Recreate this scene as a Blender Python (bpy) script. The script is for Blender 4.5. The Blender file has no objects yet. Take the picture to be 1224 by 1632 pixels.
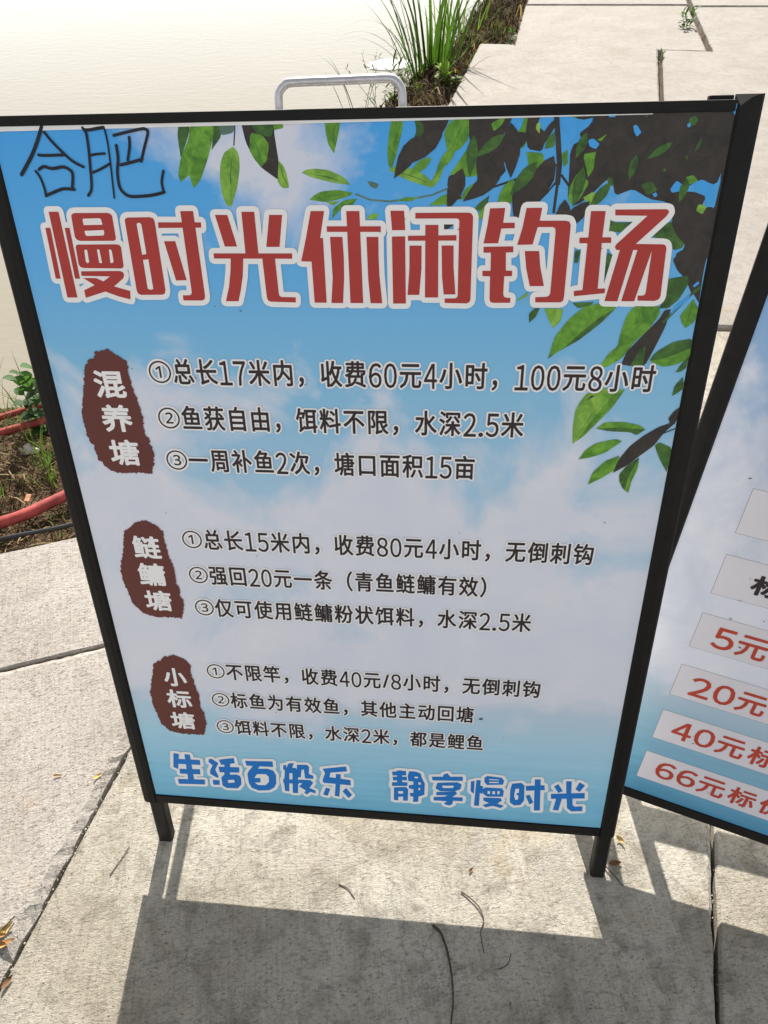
import bpy, bmesh, math, random
from math import radians, sin, cos, tan, pi
from mathutils import Vector, Matrix, noise

random.seed(7)
scene = bpy.context.scene
C = scene.collection

# ------------------------------------------------------------------ camera, sky, sun, exposure
cam_data = bpy.data.cameras.new('camera')
cam_data.sensor_fit = 'HORIZONTAL'
cam_data.sensor_width = 36.0
cam_data.lens = 1150.0 / 1224.0 * 36.0
cam_data.clip_start = 0.02
cam_data.clip_end = 3000.0
cam = bpy.data.objects.new('camera', cam_data)
C.objects.link(cam)
cx = Vector((0.99431264, 0.09650619, -0.04504353)).normalized()
cz = -Vector((-0.10085108, 0.71728756, -0.68944008)).normalized()
cy = cz.cross(cx).normalized()
cx = cy.cross(cz)
cam.matrix_world = Matrix(((cx.x, cy.x, cz.x, 0.12652751), (cx.y, cy.y, cz.y, -0.48594354),
                           (cx.z, cy.z, cz.z, 1.31374483), (0, 0, 0, 1)))
scene.camera = cam

SUN_EL, SUN_AZ = radians(37.0), radians(-5.5)       # azimuth from +Y towards +X
world = bpy.data.worlds.new('World')
scene.world = world
world.use_nodes = True
wn = world.node_tree
sky = wn.nodes.new('ShaderNodeTexSky')
sky.sky_type = 'NISHITA'
sky.sun_disc = False
sky.sun_elevation = SUN_EL
sky.sun_rotation = SUN_AZ
sky.air_density = 1.0
sky.dust_density = 0.6
sky.ozone_density = 1.0
bg = next(n for n in wn.nodes if n.type == 'BACKGROUND')
bg.inputs['Strength'].default_value = 0.095
hsv = wn.nodes.new('ShaderNodeHueSaturation')          # a milky, hazy spring sky
hsv.inputs['Saturation'].default_value = 0.12
wn.links.new(sky.outputs[0], hsv.inputs['Color'])
wn.links.new(hsv.outputs[0], bg.inputs['Color'])

sun_data = bpy.data.lights.new('sun', 'SUN')
sun_data.energy = 4.8
sun_data.angle = radians(0.53)
sun_data.color = (1.0, 0.94, 0.85)
sun = bpy.data.objects.new('sun', sun_data)
C.objects.link(sun)
sdir = Vector((sin(SUN_AZ) * cos(SUN_EL), cos(SUN_AZ) * cos(SUN_EL), sin(SUN_EL)))
sun.rotation_euler = (-sdir).to_track_quat('-Z', 'Y').to_euler()
sun.location = sdir * 30

scene.view_settings.view_transform = 'Standard'
scene.view_settings.look = 'None'
scene.view_settings.gamma = 1.0
scene.view_settings.exposure = 1.12

# ------------------------------------------------------------------ helpers
def lin(c):
    c = c / 255.0
    return c / 12.92 if c <= 0.04045 else ((c + 0.055) / 1.055) ** 2.4

def ink(r, g, b, k=1.2):
    return (min(lin(r) * k, .86), min(lin(g) * k, .86), min(lin(b) * k, .86), 1)

def mat_base(name, rough=0.6, spec=0.5, col=None):
    m = bpy.data.materials.new(name)
    m.use_nodes = True
    nt = m.node_tree
    p = nt.nodes['Principled BSDF']
    p.inputs['Roughness'].default_value = rough
    p.inputs['Specular IOR Level'].default_value = spec
    if col:
        p.inputs['Base Color'].default_value = col
    return m, nt, p

def N(nt, t, **kw):
    n = nt.nodes.new(t)
    for k, v in kw.items():
        if k in n.inputs:
            n.inputs[k].default_value = v
        else:
            setattr(n, k, v)
    return n

def ramp(nt, fac, stops):
    r = nt.nodes.new('ShaderNodeValToRGB')
    e = r.color_ramp.elements
    while len(e) < len(stops):
        e.new(0.5)
    for el, (p, c) in zip(e, stops):
        el.position = p
        el.color = c if len(c) == 4 else (*c, 1)
    nt.links.new(fac, r.inputs[0])
    return r

def mix(nt, fac, a, b, mode='MIX'):
    n = nt.nodes.new('ShaderNodeMix')
    n.data_type = 'RGBA'
    n.blend_type = mode
    for s, v in ((n.inputs[0], fac), (n.inputs[6], a), (n.inputs[7], b)):
        if hasattr(v, 'is_output'):
            nt.links.new(v, s)
        elif v is not None:
            s.default_value = v
    return n.outputs[2]

def math_n(nt, op, a, b=None, c=None, clamp=False):
    n = nt.nodes.new('ShaderNodeMath')
    n.operation = op
    n.use_clamp = clamp
    for i, v in enumerate((a, b, c)):
        if v is None:
            continue
        if hasattr(v, 'is_output'):
            nt.links.new(v, n.inputs[i])
        else:
            n.inputs[i].default_value = v
    return n.outputs[0]

def mesh_obj(name, verts, faces, mat=None, parent=None, mats=None, fmat=None, smooth=False):
    me = bpy.data.meshes.new(name)
    me.from_pydata([tuple(v) for v in verts], [], faces)
    for m in (mats or ([mat] if mat else [])):
        me.materials.append(m)
    if fmat:
        for p, i in zip(me.polygons, fmat):
            p.material_index = i
    if smooth:
        for p in me.polygons:
            p.use_smooth = True
    me.update()
    o = bpy.data.objects.new(name, me)
    C.objects.link(o)
    if parent:
        o.parent = parent
    return o

def tag(o, label=None, cat=None, group=None, kind=None):
    if label: o['label'] = label
    if cat: o['category'] = cat
    if group: o['group'] = group
    if kind: o['kind'] = kind
    return o

def empty(name, loc=(0, 0, 0), rz=0.0):
    o = bpy.data.objects.new(name, None)
    o.empty_display_size = 0.1
    C.objects.link(o)
    o.location = loc
    o.rotation_euler = (0, 0, rz)
    return o

def frames_along(pts):
    out = []
    prev = None
    for i, p in enumerate(pts):
        a = pts[max(i - 1, 0)]; b = pts[min(i + 1, len(pts) - 1)]
        t = (b - a).normalized()
        ref = prev if prev is not None else (Vector((0, 0, 1)) if abs(t.z) < 0.9 else Vector((0, 1, 0)))
        n = (ref - t * ref.dot(t)).normalized()
        out.append((t, n, t.cross(n)))
        prev = n
    return out

def tube_data(pts, radii, seg=10, cap=True):
    pts = [Vector(p) for p in pts]
    if not hasattr(radii, '__len__'):
        radii = [radii] * len(pts)
    V, F = [], []
    for p, r, (t, n, b) in zip(pts, radii, frames_along(pts)):
        for k in range(seg):
            a = 2 * pi * k / seg
            V.append(p + (n * cos(a) + b * sin(a)) * r)
    for i in range(len(pts) - 1):
        for k in range(seg):
            k2 = (k + 1) % seg
            F.append((i * seg + k, i * seg + k2, (i + 1) * seg + k2, (i + 1) * seg + k))
    if cap:
        F.append(tuple(reversed(range(seg))))
        F.append(tuple(range((len(pts) - 1) * seg, len(pts) * seg)))
    return V, F

def smooth_path(pts, n=8):
    pts = [Vector(p) for p in pts]
    out = []
    for i in range(len(pts) - 1):
        p0 = pts[max(i - 1, 0)]; p1 = pts[i]; p2 = pts[i + 1]; p3 = pts[min(i + 2, len(pts) - 1)]
        for k in range(n):
            t = k / n
            out.append(0.5 * ((2 * p1) + (p2 - p0) * t + (2 * p0 - 5 * p1 + 4 * p2 - p3) * t * t + (3 * p1 - p0 - 3 * p2 + p3) * t ** 3))
    out.append(pts[-1])
    return out

def bevel_box(x0, x1, y0, y1, z0, z1, b=0.0015):
    bm = bmesh.new()
    r = bmesh.ops.create_cube(bm, size=1.0)
    for v in bm.verts:
        v.co = Vector((x0 if v.co.x < 0 else x1, y0 if v.co.y < 0 else y1, z0 if v.co.z < 0 else z1))
    bmesh.ops.bevel(bm, geom=bm.edges[:], offset=b, segments=2, affect='EDGES', profile=0.6)
    bm.normal_update()
    V = [v.co.copy() for v in bm.verts]
    F = [tuple(v.index for v in f.verts) for f in bm.faces]
    bm.free()
    return V, F

# ------------------------------------------------------------------ poster artwork, 0.1 mm units from the sign's top left outer corner
TITLE=[[(596,1143),(654,1143),(641,1691),(582,1691)],[(677,977),(792,978),(794,1903),(672,1903)],[(823,1144),(879,1144),(875,1691),(815,1691)],[(928,1021),(945,1000),(973,992),(1349,993),(1379,1001),(1399,1024),(1394,1253),(1386,1272),(1363,1282),(974,1282),(934,1268),(919,1241)],[(904,1349),(913,1329),(932,1321),(1376,1319),(1418,1325),(1435,1350),(1425,1548),(1412,1570),(1389,1578),(950,1574),(909,1562),(895,1528)],[(905,1609),(1361,1605),(1397,1613),(1410,1635),(1407,1659),(1393,1686),(1265,1776),(1449,1827),(1433,1921),(1303,1890),(1148,1834),(897,1906),(894,1821),(1035,1762),(914,1684),(1070,1684),(1150,1721),(1239,1665),(900,1660)],[(1533,1072),(1546,1051),(1571,1042),(1823,1040),(1859,1051),(1872,1083),(1870,1811),(1856,1853),(1827,1867),(1573,1870),(1540,1858),(1527,1823)],[(1908,1093),(2391,1096),(2387,1150),(1902,1151)],[(2177,981),(2321,982),(2327,1882),(2316,1915),(2288,1930),(2065,1931),(2065,1873),(2144,1872),(2167,1862),(2177,1837)],[(1942,1288),(2071,1288),(2137,1705),(2013,1709)],[(2558,1022),(2695,1023),(2765,1346),(2627,1346)],[(2854,993),(2995,994),(2997,1426),(2851,1425)],[(3156,1026),(3297,1027),(3240,1351),(3092,1351)],[(2490,1417),(3374,1419),(3370,1475),(2487,1472)],[(2680,1460),(2822,1460),(2793,1658),(2751,1819),(2711,1936),(2564,1937),(2619,1779),(2656,1618)],[(3035,1461),(3178,1461),(3187,1848),(3193,1874),(3213,1887),(3378,1890),(3374,1947),(3087,1940),(3056,1926),(3045,1889)],[(3609,991),(3754,992),(3695,1262),(3726,1262),(3727,1948),(3590,1948),(3584,1506),(3469,1502),(3539,1261)],[(3773,1143),(4355,1146),(4354,1203),(3772,1200)],[(3991,994),(4131,995),(4141,1950),(3997,1950)],[(3803,1251),(3938,1251),(3944,1462),(3938,1676),(3913,1951),(3781,1951),(3810,1676)],[(4198,1252),(4327,1253),(4325,1462),(4330,1656),(4355,1951),(4224,1951),(4205,1695)],[(4460,994),(4604,995),(4615,1186),(4475,1187)],[(4472,1250),(4614,1248),(4619,1953),(4477,1954)],[(4722,1017),(5278,1018),(5307,1027),(5325,1057),(5330,1905),(5319,1933),(5292,1948),(5049,1944),(5048,1896),(5166,1893),(5183,1882),(5189,1859),(5183,1102),(5176,1081),(5155,1074),(4722,1073)],[(4644,1243),(5157,1238),(5159,1293),(4644,1293)],[(4828,1135),(4966,1136),(4975,1885),(4830,1886)],[(4660,1342),(4790,1342),(4790,1578),(4767,1858),(4638,1859),(4659,1578)],[(5003,1342),(5130,1342),(5136,1556),(5164,1851),(5036,1853),(5014,1664)],[(5496,979),(5651,976),(5639,1119),(5757,1119),(5761,1173),(5623,1175),(5598,1321),(5445,1323),(5477,1144)],[(5447,1356),(5758,1352),(5762,1412),(5685,1414),(5696,1599),(5762,1601),(5765,1656),(5682,1658),(5683,1847),(5693,1875),(5718,1884),(5763,1886),(5762,1939),(5577,1940),(5547,1929),(5537,1898),(5531,1659),(5450,1657),(5447,1601),(5533,1601),(5527,1416),(5449,1416)],[(5869,978),(6027,977),(6012,1101),(6273,1103),(6313,1111),(6331,1145),(6335,1877),(6328,1916),(6301,1932),(6033,1933),(6029,1878),(6147,1873),(6174,1862),(6185,1830),(6183,1208),(6176,1176),(6149,1163),(5996,1163),(5957,1335),(5798,1338),(5839,1176)],[(5881,1400),(6031,1400),(6055,1557),(6111,1759),(5961,1761),(5910,1578)],[(6521,1012),(6667,1013),(6665,1266),(6754,1266),(6761,1321),(6666,1322),(6680,1785),(6757,1783),(6759,1832),(6438,1866),(6433,1811),(6522,1800),(6520,1324),(6438,1324),(6432,1269),(6522,1267)],[(6761,1000),(7260,1000),(7286,1008),(7294,1033),(7272,1070),(7012,1332),(7284,1337),(7313,1347),(7326,1377),(7344,1862),(7332,1894),(7292,1912),(7113,1910),(7107,1857),(7152,1856),(7176,1850),(7185,1826),(7183,1397),(7079,1917),(6942,1916),(7037,1392),(6994,1392),(6903,1918),(6767,1916),(6858,1392),(6825,1392),(6805,1367),(6813,1337),(7088,1061),(6768,1055)]]
TITLE_HOLES=[[(1052,1057),(1062,1050),(1246,1047),(1265,1057),(1270,1114),(1051,1116)],[(1048,1176),(1273,1169),(1271,1208),(1256,1225),(1062,1230),(1048,1215)],[(1000,1379),(1023,1373),(1033,1385),(1027,1510),(1003,1520),(989,1502)],[(1149,1373),(1177,1373),(1178,1518),(1145,1518)],[(1290,1373),(1311,1375),(1319,1387),(1318,1498),(1303,1518),(1277,1518)],[(1663,1110),(1676,1097),(1701,1097),(1716,1111),(1717,1423),(1667,1429)],[(1667,1485),(1729,1479),(1729,1802),(1694,1812),(1664,1798)]]
SLOGAN=[[(733,9295),(827,9306),(756,9668),(678,9626)],[(772,9424),(1168,9415),(1161,9530),(767,9543)],[(920,9301),(1014,9308),(999,9907),(891,9919)],[(779,9658),(1139,9634),(1128,9756),(770,9775)],[(709,9908),(1186,9876),(1175,9995),(711,10026)],[(1322,9380),(1377,9366),(1478,9458),(1403,9616),(1441,9778),(1413,9811),(1303,9730),(1309,9646),(1372,9517),(1312,9449)],[(1323,9870),(1445,9866),(1433,9977),(1322,9988)],[(1495,9375),(1754,9310),(1763,9430),(1524,9494)],[(1467,9540),(1826,9521),(1811,9646),(1471,9672)],[(1587,9394),(1686,9385),(1639,9758),(1539,9769)],[(1484,9795),(1538,9727),(1752,9697),(1809,9720),(1828,9781),(1814,9929),(1742,10030),(1543,10042),(1481,9985)],[(1939,9360),(2405,9327),(2404,9456),(1956,9468)],[(2077,9440),(2195,9436),(2089,9601),(1977,9600)],[(1946,9665),(1989,9570),(2053,9531),(2305,9506),(2396,9538),(2434,9637),(2421,9845),(2376,9946),(2285,10019),(2102,10047),(1987,9995),(1947,9873)],[(2670,9349),(2758,9329),(2711,9486),(2616,9476)],[(2603,9457),(2779,9439),(2818,9496),(2776,10039),(2687,10040),(2716,9567),(2666,9572),(2629,10012),(2556,10003),(2557,9810)],[(2550,9719),(2815,9721),(2808,9817),(2542,9812)],[(2578,9399),(2632,9385),(2615,9516),(2570,9501)],[(2808,9364),(2974,9348),(3008,9397),(2991,9560),(3064,9593),(3059,9668),(2922,9669),(2916,9466),(2878,9470),(2849,9656),(2785,9654)],[(2816,9709),(3007,9702),(3053,9759),(2979,9891),(3079,9944),(3074,10016),(2988,9983),(2923,10057),(2882,10007),(2915,9961),(2804,9868),(2868,9799),(2810,9784)],[(3229,9415),(3620,9324),(3632,9435),(3354,9491),(3334,9599),(3679,9633),(3682,9756),(3224,9741),(3213,9681),(3266,9512)],[(3445,9514),(3526,9514),(3476,10049),(3398,10036),(3426,9761)],[(3261,9853),(3333,9875),(3279,10049),(3201,10028)],[(3536,9916),(3598,9826),(3693,9983),(3631,10066)],[(4367,9369),(4591,9325),(4596,9430),(4375,9453)],[(4375,9482),(4605,9459),(4605,9544),(4380,9567)],[(4364,9612),(4614,9586),(4613,9672),(4363,9698)],[(4448,9331),(4531,9323),(4529,9672),(4445,9681)],[(4393,9730),(4589,9701),(4625,9749),(4619,10022),(4542,10031),(4543,9801),(4462,9810),(4460,10031),(4389,10029)],[(4437,9874),(4558,9861),(4558,9931),(4436,9945)],[(4644,9328),(4754,9330),(4828,9365),(4843,9448),(4895,9591),(4891,9852),(4795,9906),(4789,10030),(4704,10040),(4710,9915),(4664,9911),(4649,9834),(4710,9827),(4710,9740),(4634,9726),(4638,9653),(4710,9632),(4710,9559),(4626,9555),(4620,9428)],[(5196,9349),(5254,9313),(5300,9389),(5499,9368),(5502,9465),(5022,9501),(5006,9418),(5183,9400)],[(5097,9549),(5421,9503),(5487,9551),(5470,9660),(5368,9723),(5145,9738),(5069,9681)],[(5085,9766),(5398,9719),(5420,9773),(5342,9856),(5515,9850),(5512,9938),(5359,9942),(5352,10022),(5302,10063),(5226,10045),(5225,10000),(5270,9965),(5043,9967),(5042,9888),(5222,9860),(5266,9820),(5087,9840)],[(5631,9464),(5689,9446),(5690,9745),(5634,9686)],[(5717,9422),(5785,9423),(5782,10019),(5701,10019)],[(5781,9542),(5829,9558),(5828,9730),(5783,9713)],[(5840,9359),(5881,9313),(6114,9331),(6152,9398),(6137,9484),(5891,9518),(5845,9459)],[(5823,9623),(5865,9576),(6128,9570),(6161,9630),(6154,9760),(5905,9787),(5837,9729)],[(5841,9815),(6118,9798),(6145,9856),(6075,9934),(6182,9975),(6132,10033),(6004,9994),(5888,10043),(5840,9990),(5942,9935),(5850,9888)],[(6280,9448),(6422,9412),(6475,9470),(6495,9810),(6444,9924),(6343,9948),(6270,9878),(6260,9577)],[(6493,9476),(6783,9429),(6799,9541),(6507,9585)],[(6625,9316),(6715,9307),(6761,10021),(6665,10031),(6641,9622)],[(6510,9700),(6572,9672),(6644,9845),(6583,9896)],[(6933,9443),(6993,9382),(7079,9533),(7012,9582)],[(7108,9308),(7192,9300),(7215,9603),(7139,9611)],[(7312,9308),(7404,9373),(7336,9527),(7267,9471)],[(6900,9616),(7417,9539),(7431,9665),(6911,9730)],[(6994,9691),(7081,9694),(7051,9988),(6963,9985)],[(7151,9674),(7243,9677),(7260,9834),(7301,9873),(7414,9847),(7427,9959),(7255,9987),(7181,9917)]]
SLOGAN_HOLES=[[(1590,9843),(1700,9823),(1704,9890),(1593,9910)],[(2114,9648),(2263,9633),(2308,9690),(2299,9816),(2231,9898),(2102,9907),(2053,9854),(2153,9843),(2164,9734),(2059,9745)],[(4733,9438),(4787,9441),(4781,9475),(4727,9476)],[(4793,9568),(4829,9564),(4829,9615),(4793,9619)],[(4794,9697),(4824,9694),(4818,9746),(4794,9749)],[(5172,9605),(5364,9585),(5351,9638),(5188,9655)],[(5913,9376),(6064,9374),(6065,9390),(5914,9397)],[(5917,9439),(6073,9427),(6068,9449),(5924,9464)],[(5904,9649),(5942,9653),(5945,9717),(5907,9717)],[(5980,9649),(6021,9645),(6025,9713),(5984,9718)],[(6059,9641),(6097,9637),(6092,9706),(6063,9709)],[(6337,9560),(6394,9542),(6398,9639),(6366,9651),(6364,9694),(6397,9708),(6394,9795),(6354,9812),(6330,9719)]]
HAND=[(38,[(810,150),(747,255),(647,398),(556,503),(463,603)]),(29,[(825,205),(890,296),(987,402),(1076,483),(1180,538)]),(29,[(705,416),(781,422),(991,420)]),(26,[(633,571),(670,639),(689,749),(687,818)]),(32,[(676,555),(738,529),(827,549),(955,535),(1025,569),(1042,616),(1008,738)]),(32,[(688,815),(818,771),(911,748),(1027,756)]),(29,[(1254,170),(1282,225),(1276,367),(1254,552),(1237,686),(1214,768),(1171,818)]),(32,[(1267,189),(1328,190),(1406,179),(1483,171)]),(19,[(1489,178),(1497,319),(1486,528),(1473,689),(1460,846)]),(25,[(1266,430),(1353,418),(1443,413)]),(25,[(1276,592),(1368,560),(1487,508)]),(29,[(1577,246),(1682,226),(1883,191),(1934,196),(1950,230),(1888,363),(1829,493)]),(29,[(1741,265),(1730,348),(1684,478)]),(31,[(1599,523),(1702,504),(1842,473)]),(32,[(1586,340),(1581,463),(1546,595),(1542,730),(1582,799),(1654,831),(1810,828),(1921,816),(2030,792)]),(28,[(2055,588),(2019,695),(2025,789)])]
SEALS=[[(860,2547),(1027,2509),(1133,2576),(1243,2660),(1233,2791),(1250,2989),(1273,3123),(1309,3329),(1293,3599),(1333,3634),(1338,3730),(1368,3850),(1353,3973),(1284,4163),(1074,4144),(831,4165),(700,4106),(598,3971),(570,3774),(521,3679),(512,3464),(516,3323),(580,3114),(643,2910),(690,2733),(754,2645),(833,2623)],[(906,4903),(1074,4864),(1207,4945),(1292,5024),(1280,5163),(1308,5444),(1351,5644),(1338,5881),(1375,5969),(1355,6091),(1401,6180),(1376,6336),(1318,6490),(934,6494),(756,6445),(617,6271),(590,6073),(561,5953),(546,5744),(582,5566),(660,5332),(729,5048),(828,4989)],[(916,7243),(1084,7192),(1243,7269),(1314,7363),(1299,7514),(1325,7784),(1363,7989),(1349,8273),(1389,8324),(1400,8559),(1324,8832),(941,8840),(751,8782),(633,8643),(604,8407),(573,8265),(565,7999),(641,7733),(730,7388),(864,7312)]]
SEAL_CHARS=[('混',967,2949,381),('养',965,3394,395),('塘',975,3861,390),('鲢',1008,5293,394),('鳙',1002,5744,411),('塘',1018,6193,385),('小',1032,7635,396),('标',1027,8075,400),('塘',1017,8537,390)]
LINES=[('①总长17米内，收费60元4小时，100元8小时',1505,7433,2787,2778),('②鱼获自由，饵料不限，水深2.5米',1519,6015,3359,3391),('③一周补鱼2次，塘口面积15亩',1528,5467,3931,3969),('①总长15米内，收费80元4小时，无倒刺钩',1550,7038,5137,5139),('②强回20元一条（青鱼鲢鳙有效）',1557,5864,5701,5737),('③仅可使用鲢鳙粉状饵料，水深2.5米',1561,6331,6269,6290),('①不限竿，收费40元/8小时，无倒刺钩',1569,6560,7468,7474),('②标鱼为有效鱼，其他主动回塘',1570,5620,8043,8049),('③饵料不限，水深2米，都是鲤鱼',1572,5790,8617,8613)]
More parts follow.
